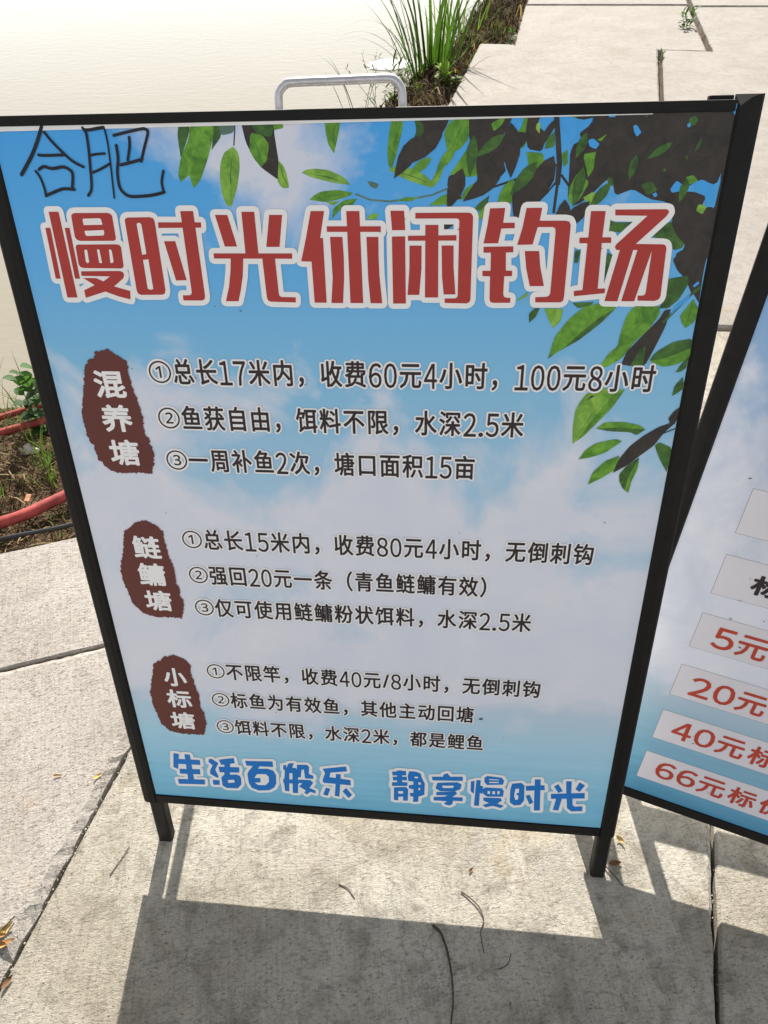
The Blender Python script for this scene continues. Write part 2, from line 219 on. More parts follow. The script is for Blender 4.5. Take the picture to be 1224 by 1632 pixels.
LEAVES=[('d',[(2307,104),(2407,102),(2392,234),(2262,467),(2258,253)]),('g',[(2419,106),(2581,101),(2654,111),(2646,259),(2554,476),(2448,676),(2358,762),(2327,630),(2226,697),(2205,628),(2263,461),(2381,277)]),('d',[(2642,106),(2729,108),(2727,271),(2602,400),(2652,217)]),('y',[(2729,108),(2877,106),(2860,241),(2733,265),(2709,218)]),('k13',[(2872,106),(2875,199),(2846,360)]),('l',[(2837,366),(2879,415),(2890,469),(2884,569),(2837,749),(2749,944),(2698,932),(2661,816),(2656,656),(2682,522),(2732,423)]),('k',[(2938,107),(3340,111),(3280,227),(3291,377),(3304,508),(3283,686),(3122,576),(3044,483),(2974,329)]),('g',[(3033,244),(3154,268),(3219,354),(3179,506),(3111,567),(3056,494),(3003,405)]),('d',[(3059,118),(3217,121),(3281,217),(3238,290),(3106,256),(3062,202)]),('l',[(3304,508),(3350,553),(3378,631),(3395,766),(3319,765),(3274,704)]),('g',[(3267,111),(3362,134),(3385,208),(3280,227)]),('g',[(3806,90),(3978,89),(3946,260),(3888,446),(3832,364),(3810,236)]),('g',[(4498,93),(4615,89),(4584,270),(4529,460),(4480,600),(4444,567),(4434,437),(4455,268)]),('l',[(3539,622),(3583,595),(3671,585),(3818,598),(3963,660),(4023,712),(4039,743),(3861,719),(3640,667)]),('g',[(3601,882),(3654,837),(3732,803),(3908,787),(4068,818),(4029,851),(3903,884),(3776,906)]),('g',[(3978,885),(4116,875),(4051,943),(3910,988),(3830,1076),(3853,965)]),('l',[(3776,906),(3927,896),(3850,941)]),('l',[(4197,1078),(4236,1032),(4337,1014),(4310,1079)]),('y',[(4221,707),(4270,714),(4343,737),(4317,786),(4256,763)]),('l',[(4443,606),(4492,580),(4552,572),(4746,614),(4843,677),(4916,748),(4892,781),(4697,723),(4552,667)]),('l',[(5032,531),(4987,661),(4904,770),(4891,704),(4950,595)]),('y18',[(4093,829),(4252,888),(4451,905),(4698,880),(4893,848),(5095,772)]),('g',[(4513,901),(4624,864),(4759,869),(4673,907)]),('g',[(4894,938),(4991,860),(5097,843),(5100,940)]),('d',[(4697,97),(4837,97),(4907,172),(4792,421),(4685,377),(4732,252)]),('k',[(4720,95),(4837,89),(4791,201)]),('k',[(4791,170),(4953,95),(5077,94),(5025,236),(4864,422),(4828,400),(4781,438),(4815,295)]),('g',[(5003,277),(5079,155),(5087,468),(5042,446)]),('k',[(4831,78),(4982,77),(4987,309),(4886,422),(4834,410),(4802,261)]),('g',[(5024,265),(5085,176),(5245,91),(5255,336),(5169,426),(5067,471)]),('k',[(5245,86),(5691,77),(5661,186),(5571,341),(5413,476),(5323,452),(5255,336)]),('g',[(5463,205),(5620,131),(5564,229),(5480,284)]),('g',[(5072,659),(5221,450),(5269,382),(5298,474),(5479,523),(5597,364),(5765,255),(5791,101),(5828,102),(5827,413),(5604,479),(5459,616),(5307,685)]),('k',[(5059,670),(5124,655),(5203,696),(5166,743),(5048,766)]),('k',[(5358,662),(5481,546),(5674,388),(5726,412),(5608,548),(5640,642),(5378,830),(5348,733)]),('k',[(5826,80),(5973,83),(5912,224),(6017,304),(5981,461),(5841,436),(5806,300)]),('g',[(5830,459),(5995,473),(6018,600),(5870,645)]),('k',[(5872,668),(5970,622),(5978,716),(5938,859),(5858,1004),(5728,1003),(5744,857)]),('k51',[(6084,96),(6124,328),(6163,578),(6160,766)]),('k28',[(6160,766),(6151,933),(6147,1031)]),('k20',[(6162,574),(5872,668),(5468,794),(5104,900)]),('k17',[(6161,718),(6065,836),(5970,932)]),('k23',[(6189,672),(6290,791)]),('k',[(6120,81),(7732,66),(7746,224),(7746,599),(7709,782),(7529,734),(7398,825),(7287,907),(7087,905),(6910,809),(6743,871),(6688,701),(6614,747),(6501,864),(6408,935),(6334,964),(6274,886),(6268,696),(6256,465),(6336,287),(6449,201),(6275,176)]),('k',[(5956,461),(6108,216),(6126,151),(6034,215),(5947,347)]),('k',[(7087,905),(7278,848),(7499,838),(7631,886),(7585,1041),(7730,1018),(7744,713),(7765,577),(7772,1237),(7359,1186),(7339,991),(7241,930)]),('k',[(7526,983),(7740,985),(7759,1329),(7739,1579),(7753,1932),(7681,1838),(7650,1819),(7556,1652),(7476,1561),(7427,1434),(7508,1381),(7483,1240),(7394,1136),(7359,1033)]),('k',[(7617,72),(7807,68),(7833,555),(7862,1437),(7731,1487),(7730,1018),(7744,713)]),('g',[(6171,487),(6229,442),(6243,579),(6208,602)]),('g',[(6383,490),(6505,469),(6499,629),(6457,698)]),('g',[(6282,910),(6280,791),(6351,650),(6475,745),(6402,887),(6333,959)]),('l',[(6428,887),(6523,829),(6581,889),(6575,949),(6486,948)]),('g',[(5184,901),(5233,792),(5373,710),(5365,830)]),('d',[(5319,1000),(5382,927),(5484,855),(5452,1001)]),('l',[(4837,728),(4929,693),(4953,586),(5030,529),(4968,705),(4904,777),(4838,764)]),('g',[(4866,947),(4997,850),(5155,828),(4999,948)]),('d',[(6980,774),(7087,740),(7149,823),(7057,869)]),('g',[(7402,709),(7471,687),(7531,745),(7439,779)]),('l',[(7570,957),(7659,970),(7625,1053),(7556,1017)]),('d',[(7347,195),(7402,175),(7433,214),(7394,261),(7345,249)]),('d',[(7458,416),(7489,361),(7496,427),(7446,482)]),('g',[(6218,96),(6339,94),(6322,155),(6251,175)]),('g',[(5654,868),(5716,833),(5723,930),(5658,929)]),('g',[(5886,859),(5972,799),(5956,920),(5891,919)]),('d',[(7358,526),(7391,508),(7395,560)]),('d',[(7169,637),(7197,626),(7197,656)]),('d',[(6926,166),(6953,153),(6953,184)]),('g',[(6505,367),(6596,313),(6543,379)]),('d',[(6645,700),(6706,689),(6706,783),(6662,771)]),('g',[(5935,669),(6010,646),(6003,717),(5954,740)]),('l',[(5911,213),(5947,203),(5943,302),(5902,257)]),('d',[(6021,348),(6090,283),(6102,417),(6004,439)]),('b',[(6302,198),(6445,174),(6417,239),(6326,304),(6357,365),(6280,402),(6248,379),(6316,326)]),('b',[(6143,195),(6195,229),(6252,308),(6203,307),(6148,250)]),('b',[(6419,366),(6466,351),(6534,401),(6502,446),(6438,422)]),('b',[(6574,138),(6621,126),(6659,144),(6651,172),(6595,171)]),('b',[(6830,247),(6865,241),(6918,307),(6880,344),(6850,306)]),('b',[(7496,756),(7565,729),(7699,793),(7711,946),(7651,993),(7614,863),(7509,827)]),('b',[(7272,812),(7321,736),(7389,779),(7363,837),(7290,848)]),('b',[(7683,74),(7761,71),(7768,186)]),('b',[(7105,858),(7140,842),(7158,875),(7130,889)]),('b',[(7334,242),(7366,234),(7367,269),(7344,269)]),('d',[(7173,1265),(7222,1178),(7269,1135),(7356,1118),(7423,1150),(7474,1205),(7499,1275),(7489,1372),(7403,1399),(7313,1292)]),('d',[(6737,1123),(6927,1124),(6850,1220),(6767,1211)]),('d',[(6402,1396),(6458,1397),(6444,1524),(6407,1524)]),('d',[(6738,1415),(6798,1451),(6768,1579),(6747,1709),(6729,1561)]),('k',[(7409,1488),(7454,1434),(7576,1561),(7665,1652),(7630,1763),(7559,1671),(7473,1597)]),('d',[(7378,1689),(7485,1667),(7592,1652),(7614,1726),(7542,1895),(7446,1991),(7352,1991),(7390,1876)]),('g',[(6972,2409),(6982,2268),(7022,2071),(7085,1973),(7347,1962),(7371,2049),(7275,2226),(7141,2367),(7030,2552),(6866,2658),(6813,2628),(6885,2492)]),('k',[(7039,2614),(7078,2469),(7177,2346),(7370,2107),(7412,2010),(7476,2000),(7449,2185),(7379,2405),(7297,2631),(7140,2633)]),('d',[(7140,2633),(7211,2447),(7273,2406),(7278,2631)]),('d28',[(7415,2146),(7540,1990),(7662,1838),(7741,1763)]),('b',[(7478,2067),(7516,1961),(7613,1875),(7652,1834),(7644,1894),(7540,1990)]),('b',[(7656,1754),(7703,1707),(7725,1726),(7678,1772)]),('g',[(6226,2562),(6253,2417),(6282,2305),(6411,2114),(6552,1986),(6718,1937),(6894,1965),(6897,1994),(6764,2151),(6534,2353),(6329,2478)]),('d',[(6226,2562),(6438,2385),(6615,2202),(6790,2053),(6897,1994),(6764,2151),(6534,2353),(6329,2478)]),('d',[(6431,1938),(6495,1996),(6626,1966),(6660,1927)]),('l',[(5829,1922),(5939,1825),(5951,1863),(5849,1922)]),('d',[(5984,2157),(5976,2058),(6030,1999),(6089,1998),(6048,2097)]),('l',[(6137,1998),(6341,1997),(6325,2134),(6254,2215),(6198,2135)]),('l',[(6605,3593),(6587,3386),(6592,3182),(6632,3071),(6701,2960),(6895,2891),(7119,2909),(7007,3129),(6847,3334),(6720,3497)]),('g',[(6652,3546),(6783,3313),(6920,3087),(6997,2976),(7119,2909),(7007,3129),(6847,3334),(6720,3497)]),('k',[(6711,3047),(6754,2981),(6796,2991)]),('d',[(7337,2568),(7374,2496),(7424,2445),(7563,2352),(7757,2312),(7766,2522),(7645,2606),(7494,2639)]),('g',[(7337,2568),(7516,2535),(7757,2421),(7766,2522),(7645,2606),(7494,2639)]),('g',[(7581,2067),(7691,1894),(7755,1989),(7751,2124),(7661,2203),(7613,2144)]),('d',[(7641,2699),(7684,2605),(7752,2502),(7749,2645),(7698,2688)]),('d',[(7648,2975),(7658,2857),(7728,2750),(7770,2876),(7702,2941)]),('g',[(6854,3391),(6948,3309),(7152,3300),(7341,3334),(7421,3388),(7292,3414),(7003,3421)]),('d',[(6854,3391),(7080,3378),(7421,3388),(7330,3464),(7252,3427),(7003,3421)]),('g',[(6700,3792),(6761,3671),(6876,3575),(7099,3518),(7175,3543),(6997,3700),(6835,3764)]),('g',[(6845,4128),(6880,3967),(7010,3806),(7169,3731),(7151,3910),(6996,4036)]),('d',[(7198,3981),(7271,3858),(7402,3747),(7404,3902),(7347,4098),(7343,4222),(7272,4175),(7216,4078)]),('g',[(7296,4194),(7305,4026),(7402,3747),(7404,3902),(7347,4098),(7343,4222)]),('d',[(7555,3591),(7599,3544),(7754,3609),(7758,3820),(7745,3927),(7633,3752)]),('k',[(7125,3959),(7144,3862),(7174,3766),(7276,3599),(7421,3457),(7569,3351),(7683,3303),(7653,3248),(7699,3159),(7760,3103),(7751,3291),(7640,3417),(7545,3591),(7418,3712),(7271,3858)]),('k14',[(7585,3453),(7755,3369),(7832,3345)])]
LEGV, HH = 1.156, 1.0525

# ------------------------------------------------------------------ materials
def concrete_material(name, tint, dark, grain_dir=0.0, rough_scale=1.0, patch=0.5, bump=0.7, flake=.4):
    m, nt, p = mat_base(name, 0.86, 0.25)
    tc = N(nt, 'ShaderNodeNewGeometry')
    mp = N(nt, 'ShaderNodeMapping')
    nt.links.new(tc.outputs['Position'], mp.inputs[0])
    mp.inputs['Rotation'].default_value = (0, 0, grain_dir)
    P = mp.outputs[0]
    st = N(nt, 'ShaderNodeMapping')
    nt.links.new(P, st.inputs[0])
    st.inputs['Scale'].default_value = (1.0, 2.2, 1.0)
    S = st.outputs[0]
    def noi(scale, detail=6, rough=.6, src=P, dist=0.0):
        n = N(nt, 'ShaderNodeTexNoise', Scale=scale, Detail=detail, Roughness=rough, Distortion=dist)
        nt.links.new(src, n.inputs['Vector'])
        return n.outputs['Fac']
    big = noi(3.1, 4, .55)
    mid = noi(17, 6, .65, P, 0.4)
    fine = noi(115, 5, .72, S, .5)
    sand = noi(620, 3, .7)
    c = ramp(nt, big, [(.3, dark), (.62, tint)]).outputs[0]
    c = mix(nt, math_n(nt, 'MULTIPLY', ramp(nt, mid, [(.36, (1, 1, 1)), (.52, (0, 0, 0))]).outputs[0], patch), c, tuple(x * .66 for x in dark[:3]) + (1,))
    c = mix(nt, .85, c, ramp(nt, fine, [(.3, (.52, .5, .46)), (.47, (1, 1, 1)), (.75, (1.15, 1.13, 1.1))]).outputs[0], 'MULTIPLY')
    c = mix(nt, .6, c, ramp(nt, sand, [(.33, (.6, .58, .55)), (.55, (1, 1, 1)), (.7, (1.2, 1.18, 1.14))]).outputs[0], 'MULTIPLY')
    # rusty / yellow stains with a shape of their own
    stn = noi(6.5, 5, .6, P, 1.2)
    c = mix(nt, math_n(nt, 'MULTIPLY', ramp(nt, stn, [(.6, (0, 0, 0)), (.74, (1, 1, 1))]).outputs[0], .35), c, (.36, .25, .13, 1))
    # trowel streaks along the path
    sk = N(nt, 'ShaderNodeMapping')
    nt.links.new(P, sk.inputs[0])
    sk.inputs['Scale'].default_value = (9.0, .5, 1.0)
    stk = noi(26, 4, .65, sk.outputs[0])
    c = mix(nt, .5, c, ramp(nt, stk, [(.36, (.72, .71, .70)), (.5, (1, 1, 1)), (.7, (1.1, 1.1, 1.09))]).outputs[0], 'MULTIPLY')
    # hairline cracks
    cv = N(nt, 'ShaderNodeTexVoronoi', Scale=2.6)
    cv.feature = 'DISTANCE_TO_EDGE'
    dn = N(nt, 'ShaderNodeTexNoise', Scale=9, Detail=6, Roughness=.6)
    nt.links.new(P, dn.inputs['Vector'])
    nt.links.new(mix(nt, .12, P, dn.outputs['Color']), cv.inputs['Vector'])
    crk = math_n(nt, 'MULTIPLY', ramp(nt, cv.outputs['Distance'], [(.0, (1, 1, 1)), (.0045, (0, 0, 0))]).outputs[0],
                 ramp(nt, noi(4.3, 3), [(.52, (0, 0, 0)), (.6, (1, 1, 1))]).outputs[0])
    c = mix(nt, math_n(nt, 'MULTIPLY', crk, .55), c, (.10, .09, .075, 1))
    # bluish grey scuffs
    c = mix(nt, math_n(nt, 'MULTIPLY', ramp(nt, noi(8.5, 6, .65, P, .8), [(.56, (0, 0, 0)), (.70, (1, 1, 1))]).outputs[0], .45 * patch), c, (.20, .20, .21, 1))
    # small dark pits
    vo = N(nt, 'ShaderNodeTexVoronoi', Scale=95 * rough_scale, Randomness=1.0)
    nt.links.new(S, vo.inputs['Vector'])
    gate = noi(33, 3, .6)
    pit = math_n(nt, 'MULTIPLY', ramp(nt, vo.outputs['Distance'], [(.06, (1, 1, 1)), (.20, (0, 0, 0))]).outputs[0],
                 ramp(nt, gate, [(.54, (0, 0, 0)), (.62, (1, 1, 1))]).outputs[0])
    c = mix(nt, math_n(nt, 'MULTIPLY', pit, .75), c, (.10, .09, .08, 1))
    # flaking cement skin: plateaus with dirty crevices between them
    flk = ramp(nt, noi(125, 7, .74, S, .9), [(.32, (0, 0, 0)), (.43, (1, 1, 1))]).outputs[0]
    fl2 = ramp(nt, noi(38, 8, .76, S, .7), [(.30, (0, 0, 0)), (.41, (1, 1, 1))]).outputs[0]
    c = mix(nt, math_n(nt, 'MULTIPLY', math_n(nt, 'SUBTRACT', 1.0, flk), flake), c, (.19, .17, .14, 1))
    c = mix(nt, math_n(nt, 'MULTIPLY', math_n(nt, 'SUBTRACT', 1.0, fl2), flake * .6), c, (.22, .195, .16, 1))
    nt.links.new(c, p.inputs['Base Color'])
    # relief
    h = math_n(nt, 'MULTIPLY', fine, .5)
    h = math_n(nt, 'ADD', h, math_n(nt, 'MULTIPLY', math_n(nt, 'ADD', flk, fl2), flake * 1.1))
    h = math_n(nt, 'ADD', h, math_n(nt, 'MULTIPLY', noi(60 * rough_scale, 6, .72, S, .6), .8))
    h = math_n(nt, 'ADD', h, math_n(nt, 'MULTIPLY', sand, .5))
    h = math_n(nt, 'SUBTRACT', h, math_n(nt, 'MULTIPLY', pit, 1.1))
    b = N(nt, 'ShaderNodeBump', Strength=bump, Distance=0.004)
    nt.links.new(h, b.inputs['Height'])
    nt.links.new(b.outputs[0], p.inputs['Normal'])
    return m

M_CONC_A = concrete_material('concrete_pitted_pale', (0.441, 0.414, 0.381, 1), (0.347, 0.318, 0.287, 1), radians(-25), 1.0, .25, 1.0, .55)
M_CONC_B = concrete_material('concrete_stained_grey', (.458, .433, .376, 1), (.290, .260, .206, 1), radians(-12), 1.0, .62, .85, .42)
M_CONC_C = concrete_material('concrete_smooth_pale', (0.295, 0.274, 0.250, 1), (0.242, 0.222, 0.198, 1), radians(-15), .5, .3, .35, .16)

def soil_material():
    m, nt, p = mat_base('soil', 0.95, 0.15)
    g = N(nt, 'ShaderNodeNewGeometry')
    def noi(s, d=6, r=.65):
        n = N(nt, 'ShaderNodeTexNoise', Scale=s, Detail=d, Roughness=r)
        nt.links.new(g.outputs['Position'], n.inputs['Vector'])
        return n.outputs['Fac']
    c = ramp(nt, noi(9), [(.3, (0.0574, 0.0369, 0.0213)), (.5, (0.1312, 0.0861, 0.0508)), (.7, (0.2214, 0.1558, 0.0984))]).outputs[0]
    c = mix(nt, .6, c, ramp(nt, noi(110, 4), [(.3, (.45, .45, .45)), (.6, (1.15, 1.1, 1.05))]).outputs[0], 'MULTIPLY')
    nt.links.new(c, p.inputs['Base Color'])
    b = N(nt, 'ShaderNodeBump', Strength=.9, Distance=.02)
    h = math_n(nt, 'ADD', noi(40, 6, .7), math_n(nt, 'MULTIPLY', noi(160, 4, .7), .5))
    nt.links.new(h, b.inputs['Height'])
    nt.links.new(b.outputs[0], p.inputs['Normal'])
    return m
M_SOIL = soil_material()

def water_material():
    m, nt, p = mat_base('muddy_water', 0.06, 0.09)
    p.inputs['IOR'].default_value = 1.33
    g = N(nt, 'ShaderNodeNewGeometry')
    n1 = N(nt, 'ShaderNodeTexNoise', Scale=.35, Detail=3)
    nt.links.new(g.outputs['Position'], n1.inputs['Vector'])
    c = ramp(nt, n1.outputs['Fac'], [(.3, (.228, .210, .170)), (.7, (.246, .228, .186))]).outputs[0]
    nt.links.new(c, p.inputs['Base Color'])
    n2 = N(nt, 'ShaderNodeTexNoise', Scale=7.0, Detail=4, Distortion=.4)
    mp = N(nt, 'ShaderNodeMapping')
    mp.inputs['Scale'].default_value = (1, 1.8, 1)
    nt.links.new(g.outputs['Position'], mp.inputs[0])
    nt.links.new(mp.outputs[0], n2.inputs['Vector'])
    b = N(nt, 'ShaderNodeBump', Strength=.13, Distance=.02)
    nt.links.new(n2.outputs['Fac'], b.inputs['Height'])
    nt.links.new(b.outputs[0], p.inputs['Normal'])
    return m
M_WATER = water_material()

def plain(name, col, rough=.6, spec=.4, var=.2, scale=40, bump=0.0, metal=0.0):
    m, nt, p = mat_base(name, rough, spec)
    p.inputs['Metallic'].default_value = metal
    g = N(nt, 'ShaderNodeTexCoord')
    n = N(nt, 'ShaderNodeTexNoise', Scale=scale, Detail=5, Roughness=.6)
    nt.links.new(g.outputs['Object'], n.inputs['Vector'])
    lo = tuple(x * (1 - var) for x in col[:3]); hi = tuple(min(x * (1 + var), .95) for x in col[:3])
    c = ramp(nt, n.outputs['Fac'], [(.3, lo), (.7, hi)])
    nt.links.new(c.outputs[0], p.inputs['Base Color'])
    if bump:
        b = N(nt, 'ShaderNodeBump', Strength=bump, Distance=.002)
        nt.links.new(n.outputs['Fac'], b.inputs['Height'])
        nt.links.new(b.outputs[0], p.inputs['Normal'])
    return m

def foliage(name, col, var=.3, trans=.35, rough=.62, spec=.14):
    m, nt, p = mat_base(name, rough, spec)
    oi = N(nt, 'ShaderNodeObjectInfo')
    g = N(nt, 'ShaderNodeNewGeometry')
    n = N(nt, 'ShaderNodeTexNoise', Scale=14, Detail=4)
    nt.links.new(g.outputs['Position'], n.inputs['Vector'])
    f = math_n(nt, 'ADD', math_n(nt, 'MULTIPLY', oi.outputs['Random'], .5), math_n(nt, 'MULTIPLY', n.outputs['Fac'], .5))
    c = ramp(nt, f, [(.2, tuple(x * (1 - var) for x in col)), (.8, tuple(x * (1 + var) for x in col))])
    nt.links.new(c.outputs[0], p.inputs['Base Color'])
    tr = N(nt, 'ShaderNodeBsdfTranslucent')
    hs = mix(nt, 1.0, c.outputs[0], (1.5, 1.7, .8, 1), 'MULTIPLY')
    nt.links.new(hs, tr.inputs['Color'])
    mx = N(nt, 'ShaderNodeMixShader')
    mx.inputs[0].default_value = trans
    nt.links.new(p.outputs[0], mx.inputs[1])
    nt.links.new(tr.outputs[0], mx.inputs[2])
    nt.links.new(mx.outputs[0], nt.nodes['Material Output'].inputs['Surface'])
    return m

M_BLACK = plain('black_powder_coat', (0.0082, 0.0080, 0.0078), .5, .18, .25, 60, .03)
M_BLACK_IN = plain('black_leg_tube', (0.0098, 0.0094, 0.0086), .5, .25, .4, 30, .05)
M_ALU = plain('brushed_aluminium', (.50, .50, .52), .38, .5, .12, 90, .02, .75)
M_BOARD = plain('white_board_backing', (.70, .70, .71), .6, .3, .05, 8)
M_SUNEDGE = plain('sunlit_edge_white', (.80, .80, .80), .5, .4, .04, 30)  # white standing for sunlight along the sheet edge
M_RED_HOSE = plain('red_hose_rubber', (0.2706, 0.0451, 0.0394), .62, .25, .45, 26, .25)
M_BLACK_HOSE = plain('black_hose_rubber', (.02, .02, .022), .45, .4, .3, 20)
M_FOAM = plain('white_foam', (.85, .85, .86), .8, .2, .05, 20)
M_TWIG = plain('dry_twig_bark', (.060, .042, .030), .85, .2, .4, 120, .3)
M_DEAD = plain('dead_leaf', (.36, .19, .06), .7, .25, .45, 60, .2)
M_DEADB = plain('dead_leaf_brown', (.16, .085, .04), .75, .2, .4, 60, .2)
M_DEADY = plain('dead_leaf_yellow', (.52, .36, .10), .65, .25, .35, 60, .2)
M_STRAW = foliage('dry_straw', (0.1025, 0.0705, 0.0394), .6, .2, .9, .05)
M_STRAWD = foliage('dark_straw', (0.0492, 0.0328, 0.0197), .5, .2, .9, .05)  # dark brown, with the shade between stalks put into the colour
M_PALE = foliage('pale_dry_grass', (0.2952, 0.2214, 0.1271), .45, .25, .85, .1)
M_GRIT = plain('grit', (.40, .36, .30), .9, .2, .35, 300)
M_STONE = plain('pale_stone', (.38, .33, .28), .85, .25, .3, 50, .3)
M_BRICK = plain('orange_chip', (.50, .27, .15), .85, .2, .25, 60, .2)
M_REED = foliage('reed_leaf', (0.0426, 0.0861, 0.0164), .6, .34)
M_GRASS = foliage('grass_blade', (0.0820, 0.1312, 0.0312), .45, .35)
M_WEED = foliage('weed_leaf', (0.1312, 0.2132, 0.0369), .3, .4)
M_DKWEED = foliage('broad_weed_leaf', (0.0451, 0.0984, 0.0287), .45, .35)

# print materials
def print_mat(name, rgb, var=.04, scale=30, k=1.2):
    c = ink(*rgb, k=k)
    return plain(name, c, .5, .3, var, scale)
M_TITLE = print_mat('print_red', (160, 52, 48), .06, 8)
M_WHITE = print_mat('print_white', (206, 203, 212), .02, 8, 1.45)
M_SEAL = print_mat('print_maroon', (92, 47, 42), .05, 12)
M_INK = print_mat('print_black', (44, 34, 38), .1, 30)
M_BLUE = print_mat('print_blue', (24, 110, 186), .06, 10)
M_MARK = print_mat('marker_ink', (22, 24, 34), .35, 40)
M_SIGNRED = print_mat('print_brick_red', (168, 62, 44), .08, 10)
M_SKYB = print_mat('print_sky_blue', (62, 152, 230), .05, 6)
M_SPECK = print_mat('speck', (70, 62, 50), .3, 100)

def print_leaf(name, a, b, scale=60):
    m, nt, p = mat_base(name, .5, .3)
    t = N(nt, 'ShaderNodeTexCoord')
    n = N(nt, 'ShaderNodeTexNoise', Scale=scale, Detail=6, Roughness=.65, Distortion=.8)
    nt.links.new(t.outputs['Object'], n.inputs['Vector'])
    f = n.outputs['Fac']
    nt.links.new(ramp(nt, f, [(.32, ink(*a)), (.68, ink(*b))]).outputs[0], p.inputs['Base Color'])
    return m
LEAFM = {'l': print_leaf('print_leaf_light', (80, 128, 44), (138, 182, 74)), 'g': print_leaf('print_leaf_green', (52, 104, 34), (112, 164, 54)),
         'd': print_leaf('print_leaf_deep', (38, 62, 34), (72, 116, 48)), 'k': print_leaf('print_leaf_dark', (40, 38, 36), (58, 53, 49)),  # dark leaves and branches of the artwork
         'y': print_leaf('print_leaf_grey', (60, 92, 84), (96, 122, 108)), 'b': M_SKYB}

def poster_sky(name, tall=True):
    m, nt, p = mat_base(name, .42, .3)
    t = N(nt, 'ShaderNodeTexCoord')
    sp = N(nt, 'ShaderNodeSeparateXYZ')
    nt.links.new(t.outputs['Object'], sp.inputs[0])
    v = math_n(nt, 'DIVIDE', math_n(nt, 'SUBTRACT', LEGV, sp.outputs['Z']), HH)
    u = math_n(nt, 'ADD', sp.outputs['X'], 0.0)
    def noi(s, d=8, r=.6, dist=.3, sc=(1, 1, 1)):
        mp = N(nt, 'ShaderNodeMapping')
        mp.inputs['Scale'].default_value = sc
        nt.links.new(t.outputs['Object'], mp.inputs[0])
        n = N(nt, 'ShaderNodeTexNoise', Scale=s, Detail=d, Roughness=r, Distortion=dist)
        nt.links.new(mp.outputs[0], n.inputs['Vector'])
        return n.outputs['Fac']
    if tall:
        blue = ramp(nt, v, [(0, ink(58, 152, 232)), (.14, ink(86, 164, 228)), (.26, ink(120, 178, 214)), (.42, ink(156, 190, 214)),
                            (.74, ink(178, 194, 210)), (.83, ink(156, 196, 216)), (.93, ink(124, 184, 212)), (1, ink(100, 166, 198))]).outputs[0]
        bias = ramp(nt, v, [(0, (.30,) * 3), (.10, (.32,) * 3), (.20, (.33,) * 3), (.27, (.50,) * 3), (.36, (.62,) * 3), (.48, (.80,) * 3), (.72, (.84,) * 3), (.80, (.5,) * 3), (.88, (.2,) * 3), (1, (.1,) * 3)]).outputs[0]
    else:
        blue = ramp(nt, v, [(0, ink(70, 140, 205)), (.3, ink(138, 168, 200)), (.48, ink(168, 178, 194)), (.72, ink(184, 192, 204)), (.82, ink(140, 172, 190)), (.92, ink(104, 158, 186)), (1, ink(64, 128, 164))]).outputs[0]
        bias = ramp(nt, v, [(0, (.40,) * 3), (.35, (.58,) * 3), (.70, (.72,) * 3), (.80, (.4,) * 3), (.9, (.1,) * 3)]).outputs[0]
    n = noi(5.2, 9, .58, .5)
    # a pale cumulus in the upper middle of the print
    band = ramp(nt, math_n(nt, 'ABSOLUTE', math_n(nt, 'SUBTRACT', u, -.10)), [(.04, (1, 1, 1)), (.24, (0, 0, 0))]).outputs[0]
    band = math_n(nt, 'MULTIPLY', band, ramp(nt, v, [(.0, (1, 1, 1)), (.10, (.6,) * 3), (.2, (0, 0, 0))]).outputs[0])
    f = math_n(nt, 'ADD', math_n(nt, 'ADD', math_n(nt, 'MULTIPLY', n, 1.6), bias), math_n(nt, 'MULTIPLY', band, .40))
    mask = ramp(nt, math_n(nt, 'SUBTRACT', f, .9), [(.40, (0, 0, 0)), (.64, (1, 1, 1))]).outputs[0]
    cl = ramp(nt, noi(9, 6), [(.3, ink(180, 184, 196, 1.5)), (.7, ink(192, 192, 200, 1.5))]).outputs[0]
    c = mix(nt, math_n(nt, 'MULTIPLY', mask, .92), blue, cl)
    # ripples towards the foot of the print
    rp = noi(6, 4, .6, .6, (1.2, 1, 14))
    c = mix(nt, math_n(nt, 'MULTIPLY', ramp(nt, v, [(.78, (0, 0, 0)), (.9, (1, 1, 1))]).outputs[0], .5), c,
            mix(nt, 1.0, c, ramp(nt, rp, [(.35, (.82, .88, .9)), (.65, (1.14, 1.1, 1.08))]).outputs[0], 'MULTIPLY'))
    nt.links.new(c, p.inputs['Base Color'])
    b = N(nt, 'ShaderNodeBump', Strength=.03, Distance=.001)
    nt.links.new(noi(400, 2), b.inputs['Height'])
    nt.links.new(b.outputs[0], p.inputs['Normal'])
    return m

# ------------------------------------------------------------------ the setting: path, bank, water
def resample(poly, step):
    out = []
    for i, a in enumerate(poly):
        b = poly[(i + 1) % len(poly)]
        a = Vector(a); b = Vector(b)
        n = max(1, int((b - a).length / step))
        for k in range(n):
            out.append(a.lerp(b, k / n))
    return out

